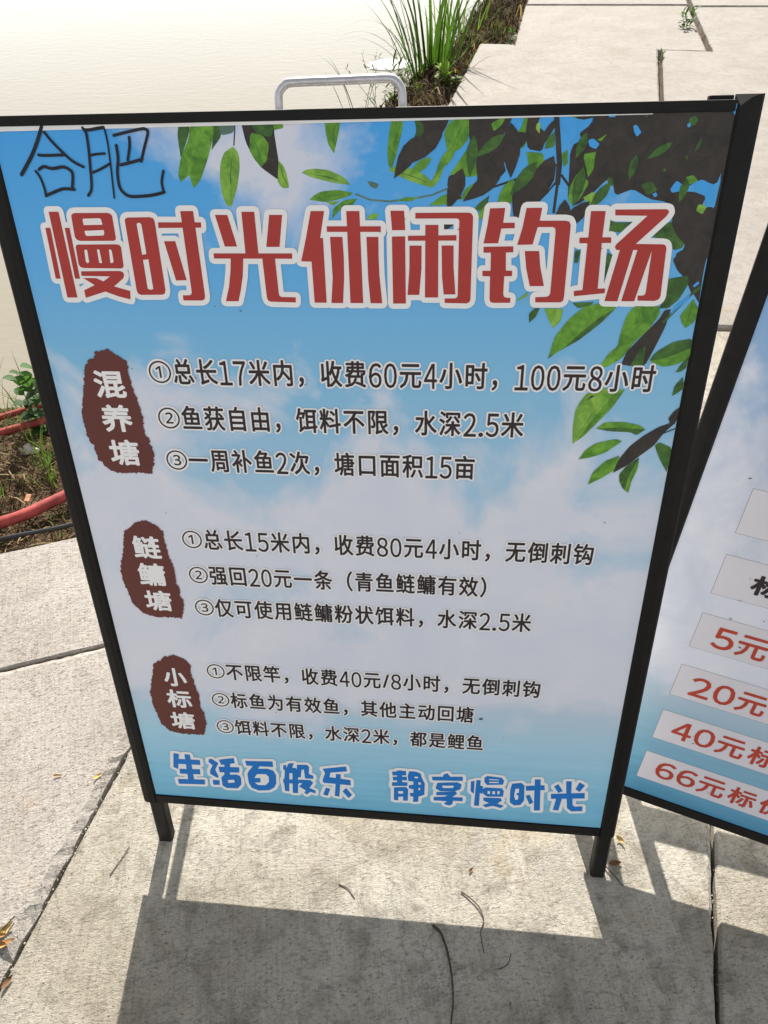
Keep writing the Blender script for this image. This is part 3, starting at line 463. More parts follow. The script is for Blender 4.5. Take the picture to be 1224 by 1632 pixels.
def slab(poly, mat, z=0.0, bev=.006, drop=.004, chip=.004, parent=None, step=.03):
    """one cast slab: chipped, bevelled rim round a flat core"""
    P_ = [Vector(p) for p in poly]
    if sum(P_[i - 1].x * P_[i].y - P_[i].x * P_[i - 1].y for i in range(len(P_))) < 0:
        P_.reverse()
    m_ = len(P_)
    def inset(d):
        out = []
        for i in range(m_):
            a, b, c = P_[i - 1], P_[i], P_[(i + 1) % m_]
            n1 = Vector((-(b - a).y, (b - a).x)).normalized(); n2 = Vector((-(c - b).y, (c - b).x)).normalized()
            k = n1 + n2
            out.append(b + k * (d / max(.15, 1 + n1.dot(n2))))
        return out
    c1, c2 = inset(bev), inset(bev + .05)
    n1, n2, n3 = [], [], []
    for i in range(m_):
        k = (i + 1) % m_
        nn = max(1, int((P_[k] - P_[i]).length / step))
        t_ = (P_[k] - P_[i]).normalized(); nr = Vector((-t_.y, t_.x))
        for s_ in range(nn):
            t = s_ / nn
            q = P_[i].lerp(P_[k], t)
            j_ = (noise.noise(Vector((q.x * 22, q.y * 22, z * 7 + 3))) * .8 + .9 * noise.noise(Vector((q.x * 45, q.y * 45, 1.7)))) * chip
            if s_ == 0: j_ = 0
            n1.append(q + nr * (j_ * .5))
            n2.append((c1[i].lerp(c1[k], t) + nr * abs(j_) * 1.2, abs(j_)))
            n3.append(c2[i].lerp(c2[k], t))
    n = len(n1)
    V = [(p.x, p.y, z) for p, _ in n2] + [(p.x, p.y, z - drop - n2[i][1]) for i, p in enumerate(n1)] + [(p.x, p.y, z - .12) for p in n1] + [(p.x, p.y, z) for p in n3]
    F = [tuple(range(3 * n, 4 * n))]
    for i in range(n):
        k = (i + 1) % n
        F.append((3 * n + i, i, k, 3 * n + k))
        F.append((i, n + i, n + k, k))
        F.append((n + i, 2 * n + i, 2 * n + k, n + k))
    return mesh_obj('slab', V, F, mat, parent)

path = empty('path')
tag(path, 'pale concrete slab path beside the pond', None, None, 'structure')
slab([(-.4675, .482), (-.7245, -1.2), (-2.6, -1.2), (-2.6, -.350), (-.864, .329)], M_CONC_A, .008, .014, .009, .010, path, .014)
slab([(-.466, .488), (-.864, .335), (-2.6, -.343), (-2.6, .080), (-1.038, .676), (-.866, .741), (-.41, .915)], M_CONC_A, .004, .003, .003, .003, path)
slab([(-.714, -1.2), (.343, -1.2), (.928, 1.855), (-.250, 1.90)], M_CONC_B, 0, .005, .005, .007, path, .014)
slab([(.352, -1.2), (.938, 1.855), (3.2, 1.72), (3.2, -1.2)], M_CONC_B, -.007, .004, .004, .005, path)
slab([(-.246, 1.915), (.930, 1.875), (1.160, 3.87), (-.10, 3.93)], M_CONC_C, -.002, .006, .005, .005, path)
slab([(-.10, 3.95), (1.160, 3.89), (1.496, 5.965), (.18, 6.302), (0.0, 4.745)], M_CONC_C, .012, .008, .006, .008, path)
slab([(.947, 1.872), (3.2, 1.74), (3.8, 5.33), (1.530, 5.955), (1.188, 3.88)], M_CONC_C, .002, .008, .006, .008, path)
slab([(.451, 6.245), (1.842, 5.905), (2.05, 7.655), (.612, 7.945), (.499, 6.772)], M_CONC_C, -.004, .008, .006, .008, path)
slab([(1.895, 5.885), (3.85, 5.36), (4.2, 7.22), (2.10, 7.63)], M_CONC_C, -.012, .008, .006, .008, path)
slab([(.625, 7.965), (2.06, 7.675), (2.40, 10.6), (.95, 10.9)], M_CONC_C, .004, .008, .006, .008, path)
slab([(2.11, 7.65), (4.2, 7.24), (4.6, 10.1), (2.43, 10.58)], M_CONC_C, -.004, .008, .006, .008, path)
for (xa, xb, ya, yb) in ((-6, -2.62, -3.6, -1.4), (3.22, 6.5, -3.6, -1.22), (3.22, 6.5, -1.2, 1.7), (-6, -2.65, -6.4, -3.62), (-2.63, .2, -6.4, -3.62), (.22, 3.2, -6.4, -3.62), (3.22, 6.5, -6.4, -3.62)):  # path continued out of view, added to bounce light onto the poster
    slab([(xa, ya), (xb, ya), (xb, yb), (xa, yb)], M_CONC_C, .0, .006, .005, .005, path, .2)
slab([(-2.6, -1.22), (.34, -1.22), (-.1, -3.6), (-2.6, -3.6)], M_CONC_A, .002, .006, .005, .005, path)
slab([(.355, -1.22), (3.2, -1.22), (3.2, -3.6), (-.08, -3.6)], M_CONC_B, -.004, .006, .005, .005, path)

for k in range(4):                                     # the path runs on
    a = 10.92 + k * 2.9; s_ = .19 * k
    slab([(.97 + s_ * 2.0, a), (2.42 + s_ * 2.4, a - .33), (2.78 + s_ * 2.4, a + 2.52), (1.34 + s_ * 2.0, a + 2.86)], M_CONC_C, 0, .008, .006, .008, path, .1)
    slab([(2.45 + s_ * 2.4, a - .34), (4.62 + s_ * 2.4, a - .82), (5.0 + s_ * 2.4, a + 2.0), (2.81 + s_ * 2.4, a + 2.50)], M_CONC_C, 0, .008, .006, .008, path, .1)

EDGE = [(-9, -2.38), (-2.6, .08), (-1.038, .676), (-.866, .741), (-.41, .915), (-.33, 1.3), (-.246, 1.915), (-.10, 3.95), (0.0, 4.745), (.18, 6.302), (.44, 6.30), (.499, 6.772),
        (.612, 7.945), (.95, 10.9), (1.6, 16.0), (4.0, 30.0)]
EDGEV = [Vector(p) for p in EDGE]
def edge_dist(x, y):
    """signed distance beyond the pavement edge, positive towards the pond"""
    q = Vector((x, y)); best = 1e9; sgn = 1
    for a, b in zip(EDGEV[:-1], EDGEV[1:]):
        d = b - a
        t = max(0, min(1, (q - a).dot(d) / d.length_squared))
        w = q - (a + d * t)
        if w.length < best - 1e-9:
            best = w.length
            sgn = 1 if d.x * (q.y - a.y) - d.y * (q.x - a.x) > 0 else -1
    return best * sgn
WATER_Z = -.30
def bank_width(x, y):
    k = max(0.0, min(1.0, (y - .9) / 2.6))
    return 1.38 * (1 - k) + (.57 + .05 * sin(y * 1.7)) * k
def bank_z(x, y):
    d = edge_dist(x, y)
    n = noise.noise(Vector((x * 2.3, y * 2.3, .3))) * .05 + noise.noise(Vector((x * 9, y * 9, 2.3))) * .022 + noise.noise(Vector((x * 27, y * 27, 5.3))) * .009
    if d < 0:
        return -.035 + n * .15
    t = d / bank_width(x, y)
    base = -.022 - .05 * min(t, .5) - .50 * max(0, t - .42) ** 1.25
    return max(base + n * min(1, d / .08) * .8, -1.2)

def grid_mesh(name, x0, x1, y0, y1, step, fz, mat, keep=lambda x, y: True):
    nx = int((x1 - x0) / step) + 1; ny = int((y1 - y0) / step) + 1
    idx = {}; V = []; F = []
    for j in range(ny):
        for i in range(nx):
            x = x0 + i * step; y = y0 + j * step
            if keep(x, y):
                idx[(i, j)] = len(V); V.append((x, y, fz(x, y)))
    for j in range(ny - 1):
        for i in range(nx - 1):
            k = [(i, j), (i + 1, j), (i + 1, j + 1), (i, j + 1)]
            if all(q in idx for q in k):
                F.append(tuple(idx[q] for q in k))
    return mesh_obj(name, V, F, mat, smooth=True)

tag(grid_mesh('bank', -4.2, 1.8, -1.6, 11.6, .045, bank_z, M_SOIL, lambda x, y: -.14 < edge_dist(x, y) < 2.3), None, None, None, 'structure')
# earth sheet under the slabs, reaching the horizon on the land side
gv = [(-60, -60, -.06), (900, -60, -.06), (900, 900, -.06), (60, 900, -.06)]
gv2 = [Vector((p.x + .10, p.y - .06, -.06)) for p in reversed(EDGEV)]
ground = mesh_obj('ground', gv + [tuple(v) for v in gv2], [tuple(range(len(gv) + len(gv2)))], M_SOIL)
tag(ground, None, None, None, 'structure')
tag(mesh_obj('pond_water', [(-900, -120, WATER_Z), (200, -120, WATER_Z), (200, 900, WATER_Z), (-900, 900, WATER_Z)], [(0, 1, 2, 3)], M_WATER), None, None, None, 'structure')

# ------------------------------------------------------------------ print geometry (flat ink layers on the poster sheet)
Y_SHEET = 0.004                      # sheet lies this far behind the frame's front face
def layer(i):
    return Y_SHEET - .00012 * i      # each ink layer a little nearer to the viewer

def tess(poly):
    from mathutils.geometry import tessellate_polygon
    return tessellate_polygon([[Vector((p[0], p[1], 0)) for p in poly]])

def uv_local(p, x0):
    return p[0] * 1e-4 - x0, LEGV - p[1] * 1e-4

class Ink:
    """collects flat polygons (x, z) lying on one ink layer; every piece a hair in front of the last"""
    def __init__(self): self.V = []; self.F = []; self.k = 0
    def poly(self, pts, y):
        y = y - 1.5e-8 * 0 - (self.k % 97) * 6e-7; self.k += 1
        b = len(self.V)
        self.V += [(p[0], y, p[1]) for p in pts]
        for t in tess(pts):
            a, c, d = (pts[i] for i in t)
            cr = (c[0] - a[0]) * (d[1] - a[1]) - (c[1] - a[1]) * (d[0] - a[0])
            if abs(cr) < 1e-12: continue
            self.F.append(tuple(b + i for i in (t if cr > 0 else t[::-1])))
    def tri(self, pts, y):
        b = len(self.V)
        self.V += [(p[0], y, p[1]) for p in pts]
        self.F.append(tuple(range(b, b + len(pts))))
    def capsule(self, a, b, r, y, seg=5):
        d = Vector(b) - Vector(a)
        ang = math.atan2(d.y, d.x)
        pts = [(b[0] + r * cos(ang - pi / 2 + pi * k / seg), b[1] + r * sin(ang - pi / 2 + pi * k / seg)) for k in range(seg + 1)]
        pts += [(a[0] + r * cos(ang + pi / 2 + pi * k / seg), a[1] + r * sin(ang + pi / 2 + pi * k / seg)) for k in range(seg + 1)]
        y = y - (self.k % 97) * 6e-7; self.k += 1
        self.tri(pts, y)
    def stroke(self, pts, w, y):
        for a, b in zip(pts[:-1], pts[1:]):
            self.capsule(a, b, w / 2, y)
    def halo(self, pts, r, y):
        for i in range(len(pts)):
            self.capsule(pts[i - 1], pts[i], r, y)
    def build(self, name, mat, parent):
        return mesh_obj(name, self.V, self.F, mat, parent)

_font_curve = bpy.data.curves.new('glyph_source', 'FONT')
_font_curve.resolution_u = 3
_font_obj = bpy.data.objects.new('glyph_source', _font_curve)
C.objects.link(_font_obj)
_glyphs = {}
def glyph(ch):
    """outline triangles and boundary edges of one character, from Blender's built-in font"""
    if ch not in _glyphs:
        _font_curve.body = chr(ord(ch) + 0xFEE0) if ch in '0123456789' else ch     # ideographic full-width figures
        dg = bpy.context.evaluated_depsgraph_get()
        dg.update()
        me = bpy.data.meshes.new_from_object(_font_obj.evaluated_get(dg))
        vs = [(v.co.x, v.co.y) for v in me.vertices]
        fs = [tuple(p.vertices) for p in me.polygons]
        cnt = {}
        for f in fs:
            for i in range(len(f)):
                e = tuple(sorted((f[i - 1], f[i])))
                cnt[e] = cnt.get(e, 0) + 1
        be = [e for e, c in cnt.items() if c == 1]
        xs = [v[0] for v in vs]; ys = [v[1] for v in vs]
        _glyphs[ch] = (vs, fs, be, (min(xs), max(xs), min(ys), max(ys)))
        bpy.data.meshes.remove(me)
    return _glyphs[ch]

def put_glyph(ink, ch, cx_, cz_, sx, sz, ex, ez, y, bold=0.0, halo=None, halo_r=0, halo_y=0):
    """em square of the character centred on (cx_, cz_); (ex, ez) is the em centre in font units"""
    vs, fs, be, bb = glyph(ch)
    T = [(cx_ + (v[0] - ex) * sx, cz_ + (v[1] - ez) * sz) for v in vs]
    yy = y - (ink.k % 97) * 6e-7; ink.k += 1
    b = len(ink.V)
    ink.V += [(p[0], yy, p[1]) for p in T]
    for f in fs:
        q = [T[i] for i in f]
        ar = sum(q[i - 1][0] * q[i][1] - q[i][0] * q[i - 1][1] for i in range(len(q)))
        ink.F.append(tuple(b + i for i in (f if ar > 0 else f[::-1])))
    if bold:
        for e in be:
            ink.capsule(T[e[0]], T[e[1]], bold, y + .00003, 3)
    if halo:
        for e in be:
            halo.capsule(T[e[0]], T[e[1]], halo_r, halo_y, 4)

def text_advance(ch):
    if ch in '0123456789': return .62
    if ch == '.': return .30
    if ch == '/': return .42
    return 1.0

EM = None
def em_metrics():
    """left/right/top/bottom of a full-width ideograph cell in font units, measured from a frame-like glyph"""
    a = glyph('回')[3]; b = glyph('口')[3]
    w = (a[1] - a[0]); cxm = (a[0] + a[1]) / 2; czm = (a[2] + a[3]) / 2
    return w / .80, cxm, czm

def text_line(s, u0, u1, v, hem, x0, ink, y, bold, halo=None, halo_r=0, halo_y=0):
    em, exc, ezc = em_metrics()
    tot = sum(text_advance(c) for c in s) - .10
    adv = (u1 - u0) / tot
    pos = u0 - adv * .05
    for c in s:
        a = text_advance(c) * adv
        cx_ = pos + a / 2 - x0
        if c in '0123456789':
            bb = glyph(c)[3]
            k = hem / em * 1.04
            put_glyph(ink, c, cx_, LEGV - v - .0004, adv * .50 / max(bb[1] - bb[0], .5 * em), hem * .84 / (bb[3] - bb[2]), (bb[0] + bb[1]) / 2, (bb[2] + bb[3]) / 2, y, bold * .55, halo, halo_r, halo_y)
        elif c in './':
            bb = glyph(c)[3]
            if c == '.':
                put_glyph(ink, c, cx_, LEGV - v - hem * .36, hem / em, hem / em, (bb[0] + bb[1]) / 2, (bb[2] + bb[3]) / 2, y, bold * 1.5, halo, halo_r, halo_y)
            else:
                put_glyph(ink, c, cx_, LEGV - v, hem / em * .95, hem / em * 1.05, (bb[0] + bb[1]) / 2, (bb[2] + bb[3]) / 2, y, bold, halo, halo_r, halo_y)
        elif c in '①②③':
            bb = glyph(c)[3]
            k = adv * .95 / (bb[1] - bb[0])
            put_glyph(ink, c, cx_, LEGV - v, k, k, (bb[0] + bb[1]) / 2, (bb[2] + bb[3]) / 2, y, 0.00008, halo, halo_r, halo_y)
        else:
            put_glyph(ink, c, cx_, LEGV - v, adv / em * .97, hem / em, exc, ezc, y, bold, halo, halo_r, halo_y)
        pos += a

def rough_poly(poly, step=.0011, amp=.0019, seed=0.0):
    pts = resample(poly, step)
    out = []
    for i, q in enumerate(pts):
        a = pts[i - 1]; b = pts[(i + 1) % len(pts)]
        t = (b - a).normalized()
        n = Vector((t.y, -t.x))
        k = .7 * noise.noise(Vector((q.x * 210, q.y * 210, seed))) + 1.1 * noise.noise(Vector((q.x * 640, q.y * 640, seed + 4)))
        out.append(q + n * (k * amp))
    return [(p.x, p.y) for p in out]

# ------------------------------------------------------------------ A-frame signs
LEAN = radians(15.0)
def sign_frame(root, x0, roll, crossbar, right_leg_up, poster_mat):
    tilt = Matrix.Rotation(-LEAN, 4, 'X') @ Matrix.Rotation(roll, 4, 'Y')
    def part(name, V, F, mat, smooth=False):
        o = mesh_obj(name, V, F, mat, root, smooth=smooth)
        o.matrix_local = tilt
        return o
    zt, zb = LEGV, LEGV - HH                      # top and foot of the framed panel, along the lean
    L, R = -x0, .80 - x0
    # stiles: a snap profile with a sloping front lip
    for side, xa, xb, name in ((0, L, L + .0245, 'stile'), (1, R - .0245, R, 'stile')):
        prof = [(0, .004), (.003, .0008), (.012, -.0004), (.0215, .0016), (.0245, .0042), (.0245, .012), (0, .012)] if side == 1 else \
               [(0, .0042), (.003, .0016), (.0125, -.0004), (.0215, .0008), (.0245, .004), (.0245, .012), (0, .012)]
        V, F = [], []
        npf = len(prof)
        for zz in (zb, zt):
            for (px_, py_) in prof:
                cut = 0.0
                if zz == zt:                       # mitred, rounded upper corner of the lip
                    inn = (.0245 - px_) if side == 0 else px_
                    inn = (.0245 - px_) / .0245 if side == 1 else px_ / .0245
                    cut = .013 * max(0, inn) ** 2.2 if py_ < .01 else 0.0
                V.append((xa + px_, py_, zz - cut))
        for k in range(npf):
            k2 = (k + 1) % npf
            F.append((k, k2, npf + k2, npf + k))
        F.append(tuple(reversed(range(npf)))); F.append(tuple(range(npf, 2 * npf)))
        part(name, V, F, M_BLACK)
    V, F = bevel_box(L + .0247, R - .0247, .0018, .0115, zt - .0145, zt - .0045, .0012); part('top_rail', V, F, M_BLACK)
    V, F = bevel_box(L + .0247, R - .0247, .0008, .0110, zb + .0005, zb + .0185, .0016); part('bottom_rail', V, F, M_BLACK)
    # sheet and board
    sheet = part('poster', [(L + .018, Y_SHEET, zb + .012), (R - .018, Y_SHEET, zb + .012), (R - .018, Y_SHEET, zt - .0135), (L + .018, Y_SHEET, zt - .0135)], [(0, 1, 2, 3)], poster_mat)
    V, F = bevel_box(L + .016, R - .016, .0046, .0085, zb + .011, zt - .0136, .0004); part('backing_board', V, F, M_BOARD)
    # legs that slide out of the stiles
    for k, (xa, xb, up) in enumerate(((L + .009, L + .034, 0.0), (R - .0265, R - .003, right_leg_up))):
        V = []
        for zz in (up, zb + .0003):
            for (qx, qy) in ((xa + .003, .0012), (xb - .003, .0012), (xb, .004), (xb, .0185), (xa, .0185), (xa, .004)):
                V.append((qx, qy, zz + (qy * tan(LEAN) if zz == up else 0)))
        F = [(i, (i + 1) % 6, 6 + (i + 1) % 6, 6 + i) for i in range(6)] + [(5, 4, 3, 2, 1, 0), (6, 7, 8, 9, 10, 11)]
        part('leg', V, F, M_BLACK_IN)
    # hinged back frame
    ztop = (LEGV - .05) * cos(LEAN); ytop = (LEGV - .05) * sin(LEAN) + .034
    SP = .27 if crossbar else .38
    def back_part(name, V, F):
        o = mesh_obj(name, V, F, M_BLACK_IN, root)
        o.matrix_local = Matrix.Rotation(roll, 4, 'Y')
        return o
    def bar(a, b, w, d, name):
        a = Vector(a); b = Vector(b); t = (b - a).normalized()
        s = Vector((1, 0, 0)) if abs(t.x) < .5 else Vector((0, 0, 1))
        q = t.cross(s).normalized(); s = q.cross(t).normalized()
        V = []
        for p in (a, b):
            for (i, j) in ((-1, -1), (1, -1), (1, 1), (-1, 1)):
                V.append(p + s * (i * w / 2) + q * (j * d / 2))
        F = [(0, 1, 5, 4), (1, 2, 6, 5), (2, 3, 7, 6), (3, 0, 4, 7), (3, 2, 1, 0), (4, 5, 6, 7)]
        back_part(name, V, F)
    for xx, up in ((L + (.018 if not crossbar else .030), .004), (R - .018, .004 + right_leg_up)):
        f = up / ztop
        bar((xx, SP + (ytop - SP) * f, up), (xx, ytop, ztop), .019, .02, 'back_leg')
    bar((L + .02, ytop, ztop - .012), (R - .02, ytop, ztop - .012), .02, .018, 'hinge_bar')
    if crossbar:
        f = crossbar / ztop
        bar((L + .040, SP + (ytop - SP) * f, crossbar), (R - .028, SP + (ytop - SP) * f, crossbar), .034, .018, 'cross_bar')
    return sheet, part, tilt

# ---- the big sign in front
sign = empty('sign_board', (0, 0, 0))
tag(sign, 'black framed A-frame sign with blue sky poster and big red Chinese title', 'sign')
X0 = .40
sheet, part, tilt = sign_frame(sign, X0, 0.0, None, 0.0, poster_sky('poster_print_sky'))
# aluminium carrying handle
hz = LEGV - .006
hp = [(.330, -.02), (.330, .010), (.332, .018), (.338, .0235), (.346, .0255), (.395, .0262), (.441, .0268), (.450, .0248), (.4555, .019), (.4575, .010), (.4575, -.02)]
V, F = tube_data(smooth_path([(x - X0, .0265, hz + z) for x, z in hp], 4), .0043, 12)
part('handle', V, F, M_ALU, True)
for hx in (.330, .4575):
    V, F = bevel_box(hx - X0 - .009, hx - X0 + .009, .0205, .0225, hz - .030, hz - .006, .0008); part('handle_plate', V, F, M_ALU)
# sheet edge below the top rail, sunlight on it painted as a white strip
part('sunlit_edge_strip', [(-.3775, .0030, LEGV - .0138), (.12, .0030, LEGV - .0146), (.3, .0030, LEGV - .0148), (.3, .0030, LEGV - .0155), (.12, .0030, LEGV - .0164), (-.3775, .0030, LEGV - .0190)], [(5, 4, 1, 0), (4, 3, 2, 1)], M_SUNEDGE)
part('corner_clip', *bevel_box(.352, .3752, .012, .020, LEGV - .0075, LEGV - .0005, .0015), M_BLACK)

def loc(poly): return [uv_local(p, X0) for p in poly]
names = {'l': 'light_leaf_print', 'g': 'green_leaf_print', 'd': 'deep_green_leaf_print', 'k': 'dark_branch_print', 'y': 'grey_leaf_print', 'b': 'sky_gap_print'}
for kk, (code, poly) in enumerate(LEAVES):                 # every printed leaf is a piece of its own
    ik = Ink()
    y = layer(1) - kk * .0000048
    P_ = loc(poly)
    if len(code) > 1:
        w = int(code[1:]) * .5e-4
        side = []
        for i, p in enumerate(P_):
            a = Vector(P_[max(i - 1, 0)]); b = Vector(P_[min(i + 1, len(P_) - 1)])
            t = (b - a).normalized()
            side.append((Vector(p) + Vector((-t.y, t.x)) * w, Vector(p) - Vector((-t.y, t.x)) * w))
        ik.poly([tuple(s[0]) for s in side] + [tuple(s[1]) for s in reversed(side)], y)
    else:
        q = []                                             # soften the corners a little
        for i in range(len(P_)):
            a = Vector(P_[i - 1]); b = Vector(P_[i]); c = Vector(P_[(i + 1) % len(P_)])
            if (a - b).normalized().dot((c - b).normalized()) > .2: q.append(tuple(b))
            else: q += [tuple(b.lerp(a, .14)), tuple(b.lerp(c, .14))]
        ik.poly(q, y)
    lf = ik.build(names[code[0]], LEAFM[code[0]], sheet)
    if code in 'lg' and len(P_) > 5:
        far = max(((Vector(a) - Vector(b)).length, i, j) for i, a in enumerate(P_) for j, b in enumerate(P_) if i < j)
        if far[0] > .024:
            a = Vector(P_[far[1]]); b = Vector(P_[far[2]])
            mid = sum((Vector(p) for p in P_), Vector((0, 0))) / len(P_)
            c = (a + b) / 2 + (mid - (a + b) / 2) * .8
            vein = Ink()
            vein.poly([tuple(a), tuple(c + Vector((.0005, .0003))), tuple(b), tuple(c - Vector((.0005, .0003)))], y - 1e-6)
            vein.build('leaf_vein_print', LEAFM['d'], sheet)

crown = random.Random(4)
def sprig(code, u, v, L_, W_, ang, k):
    d = Vector((cos(ang), sin(ang))); s = Vector((-d.y, d.x)); a = Vector((u - X0, LEGV - v))
    up = [(0, 0), (.14, .30), (.34, .48), (.58, .44), (.80, .24), (1, 0)]
    pts = [a + d * (t * L_) + s * (w * W_) for t, w in up] + [a + d * (t * L_) - s * (w * W_ * .9) for t, w in reversed(up[1:-1])]
    q = Ink(); q.poly([tuple(p) for p in pts], layer(6) + .00004 - k * .0000012)
    q.build(names[code], LEAFM[code], sheet)
spots = [('k', .475, .030, .050, .018, 4.3), ('k', .500, .022, .055, .020, 4.0), ('k', .520, .060, .048, .018, 4.4), ('k', .545, .018, .060, .020, 4.5), ('k', .560, .062, .045, .018, 3.9),
         ('k', .585, .060, .050, .020, 4.6), ('k', .600, .085, .040, .016, 4.1), ('k', .625, .090, .045, .017, 4.5), ('k', .650, .092, .040, .016, 3.8), ('k', .585, .030, .050, .020, 3.7),
         ('k', .700, .105, .035, .014, 4.4), ('k', .735, .100, .035, .015, 5.0), ('k', .520, .100, .032, .012, 4.0), ('k', .610, .050, .055, .024, 4.2), ('k', .566, .020, .050, .020, 4.9),
         ('g', .512, .040, .030, .010, 4.2), ('d', .530, .030, .034, .012, 4.5), ('g', .572, .070, .034, .012, 4.3), ('d', .594, .055, .036, .014, 4.0), ('d', .640, .060, .034, .012, 4.4),
         ('g', .606, .098, .024, .010, 4.6), ('d', .668, .075, .030, .011, 4.1), ('d', .690, .050, .026, .009, 4.6), ('d', .722, .040, .024, .008, 3.9), ('d', .640, .030, .028, .010, 4.3),
         ('d', .742, .072, .024, .009, 4.5), ('g', .488, .050, .028, .010, 3.8), ('d', .560, .030, .030, .011, 3.9), ('g', .552, .092, .026, .009, 4.1), ('d', .675, .108, .026, .010, 4.7)]
for k, (c_, u, v, L_, W_, a_) in enumerate(spots):
    sprig(c_, u, v, L_ * crown.uniform(.85, 1.15), W_, a_ + crown.uniform(-.2, .2), k)
# title and slogan: white edge, coloured strokes, white counters, one set for each character
def characters(name, polys, holes, counts, hcounts, mat, rim):
    a = b = 0
    for n, hn in zip(counts, hcounts):
        o1, o2, o3 = Ink(), Ink(), Ink()
        o1.k = o2.k = o3.k = a * 3
        for poly in polys[a:a + n]:
            P_ = loc(poly)
            o1.poly(P_, layer(7)); o1.halo(P_, rim, layer(7))
            o2.poly(P_, layer(9))
        for poly in holes[b:b + hn]:
            o3.poly(loc(poly), layer(11))
        a += n; b += hn
        o1.build(name + '_outline', M_WHITE, sheet)['kind'] = 'stuff'
        o2.build(name + '_character', mat, sheet)
        if hn:
            o3.build(name + '_counter', M_WHITE, sheet)
characters('title', TITLE, TITLE_HOLES, (6, 4, 6, 5, 7, 4, 2), (5, 2, 0, 0, 0, 0, 0), M_TITLE, .0058)
characters('slogan', SLOGAN, SLOGAN_HOLES, (5, 6, 3, 6, 4, 7, 3, 6, 4, 6), (0, 1, 1, 0, 0, 3, 1, 5, 1, 0), M_BLUE, .0055)
# marker writing
o1 = Ink()
for w, pts in HAND:
    P_ = loc(pts)
    o1.stroke([tuple(p) for p in [Vector((q.x, q.y)) for q in smooth_path([(a, b, 0) for a, b in P_], 5)]], w * 1e-4, layer(9))
tag(o1.build('marker_handwriting', M_MARK, sheet), 'black handwritten characters in the top left corner')
# seals
em, exc, ezc = em_metrics()
for i, poly in enumerate(SEALS):
    o1 = Ink(); o1.poly(rough_poly(loc(poly), seed=i * 3.1), layer(8))
    s = o1.build('seal', M_SEAL, sheet)
for ch, u, v, h in SEAL_CHARS:
    o2 = Ink()
    bb = glyph(ch)[3]
    k = (h * 1e-4 - .005) / (bb[3] - bb[2])
    kx = .0375 / (bb[1] - bb[0]) if ch not in '小' else .034 / (bb[1] - bb[0])
    put_glyph(o2, ch, u * 1e-4 - X0, LEGV - v * 1e-4, kx, k, (bb[0] + bb[1]) / 2, (bb[2] + bb[3]) / 2, layer(11), .0011)
    o2.build('seal_character', M_WHITE, sheet)
# rules text
for s, u0, u1, v0, v1 in LINES:
    o1, o2 = Ink(), Ink()
    text_line(s, u0 * 1e-4, u1 * 1e-4, (v0 + v1) / 2e4, .0352, X0, o2, layer(9), .00060, o1, .0026, layer(7))
    o1.build('text_halo', M_WHITE, sheet)['kind'] = 'stuff'
    o2.build('text_line', M_INK, sheet)['kind'] = 'stuff'
# specks of dirt on the print
o1 = Ink()
for k in range(24):
    u = random.uniform(.04, .76); v = random.uniform(.06, 1.02); r = random.choice((.0003, .0004, .0005))
    o1.capsule((u - X0, LEGV - v), (u - X0 + random.uniform(-.002, .002), LEGV - v + random.uniform(-.001, .001)), r, layer(13), 3)
a = uv_local((5712, 8108), X0)
o1.capsule(a, (a[0] + .003, a[1] + .0008), .0014, layer(13), 4)
o1.build('dirt_specks', M_SPECK, sheet)['kind'] = 'stuff'

# ---- the second sign at the right
sign2 = empty('sign_board', (.33632, .10062, 0), radians(-15.027))
tag(sign2, 'black framed A-frame sign with red price rows, cut by the right edge', 'sign')
sheet2, part2, tilt2 = sign_frame(sign2, 0.0, radians(2.99), .195, .046, poster_sky('poster_print_pale', False))
M_BOXW = print_mat('print_box_white', (192, 190, 196), .03, 10, 1.3)
M_LINE = print_mat('print_box_line', (70, 72, 80), .1, 10)
rows = [(.4518, .5191), (.5541, .6194), (.6550, .7175), (.7527, .8141), (.8475, .9089), (.9410, 1.0016)]
for va, vb in rows:
    a = .088; b = .712; e = .00042
    k1, k2 = Ink(), Ink()
    k1.poly([(a, LEGV - vb), (b, LEGV - vb), (b, LEGV - va), (a, LEGV - va)], layer(2))
    bx = k1.build('price_box', M_BOXW, sheet2)
    q = lambda d: [(a - d, LEGV - vb - d), (b + d, LEGV - vb - d), (b + d, LEGV - va + d), (a - d, LEGV - va + d)]
    k2.V = [(x, layer(1), z) for x, z in q(e)] + [(x, layer(1), z) for x, z in q(-.0012)]
    k2.F = [(i, (i + 1) % 4, 4 + (i + 1) % 4, 4 + i) for i in range(4)]
    k2.build('price_box_border', M_LINE, sheet2)
def cell(ink_, ch, ua, ub, va, vb, bold):
    bb = glyph(ch)[3]
    put_glyph(ink_, ch, (ua + ub) / 2, LEGV - (va + vb) / 2, (ub - ua) / (bb[1] - bb[0]), (vb - va) / (bb[3] - bb[2]), (bb[0] + bb[1]) / 2, (bb[2] + bb[3]) / 2, layer(6), bold)
def price(txt, u, va, vb):
    for ch in txt:
        k = Ink()
        if ch in '0123456789':
            cell(k, ch, u, u + .0278, va, vb, .0008); u += .0335
        else:
            cell(k, ch, u, u + .0385, va + .0005, vb + .0012, .0009); u += .0465
        k.build('price_character', M_SIGNRED, sheet2)
price('5元', .1135, .6712, .7075)
price('20元', .1110, .7680, .8040)
price('40元标', .1115, .8605, .8965)
price('66元标价', .1120, .9535, .9890)
k = Ink(); cell(k, '标', .1325, .1720, .5730, .6030, .0012); k.build('heading_character', M_INK, sheet2)
i5 = Ink()
for k in range(60):
    u = random.uniform(.04, .76); v = random.uniform(.3, 1.02)
    i5.capsule((u, LEGV - v), (u + random.uniform(-.003, .003), LEGV - v + random.uniform(-.002, .002)), random.choice((.0004, .0006, .0008)), layer(13), 3)
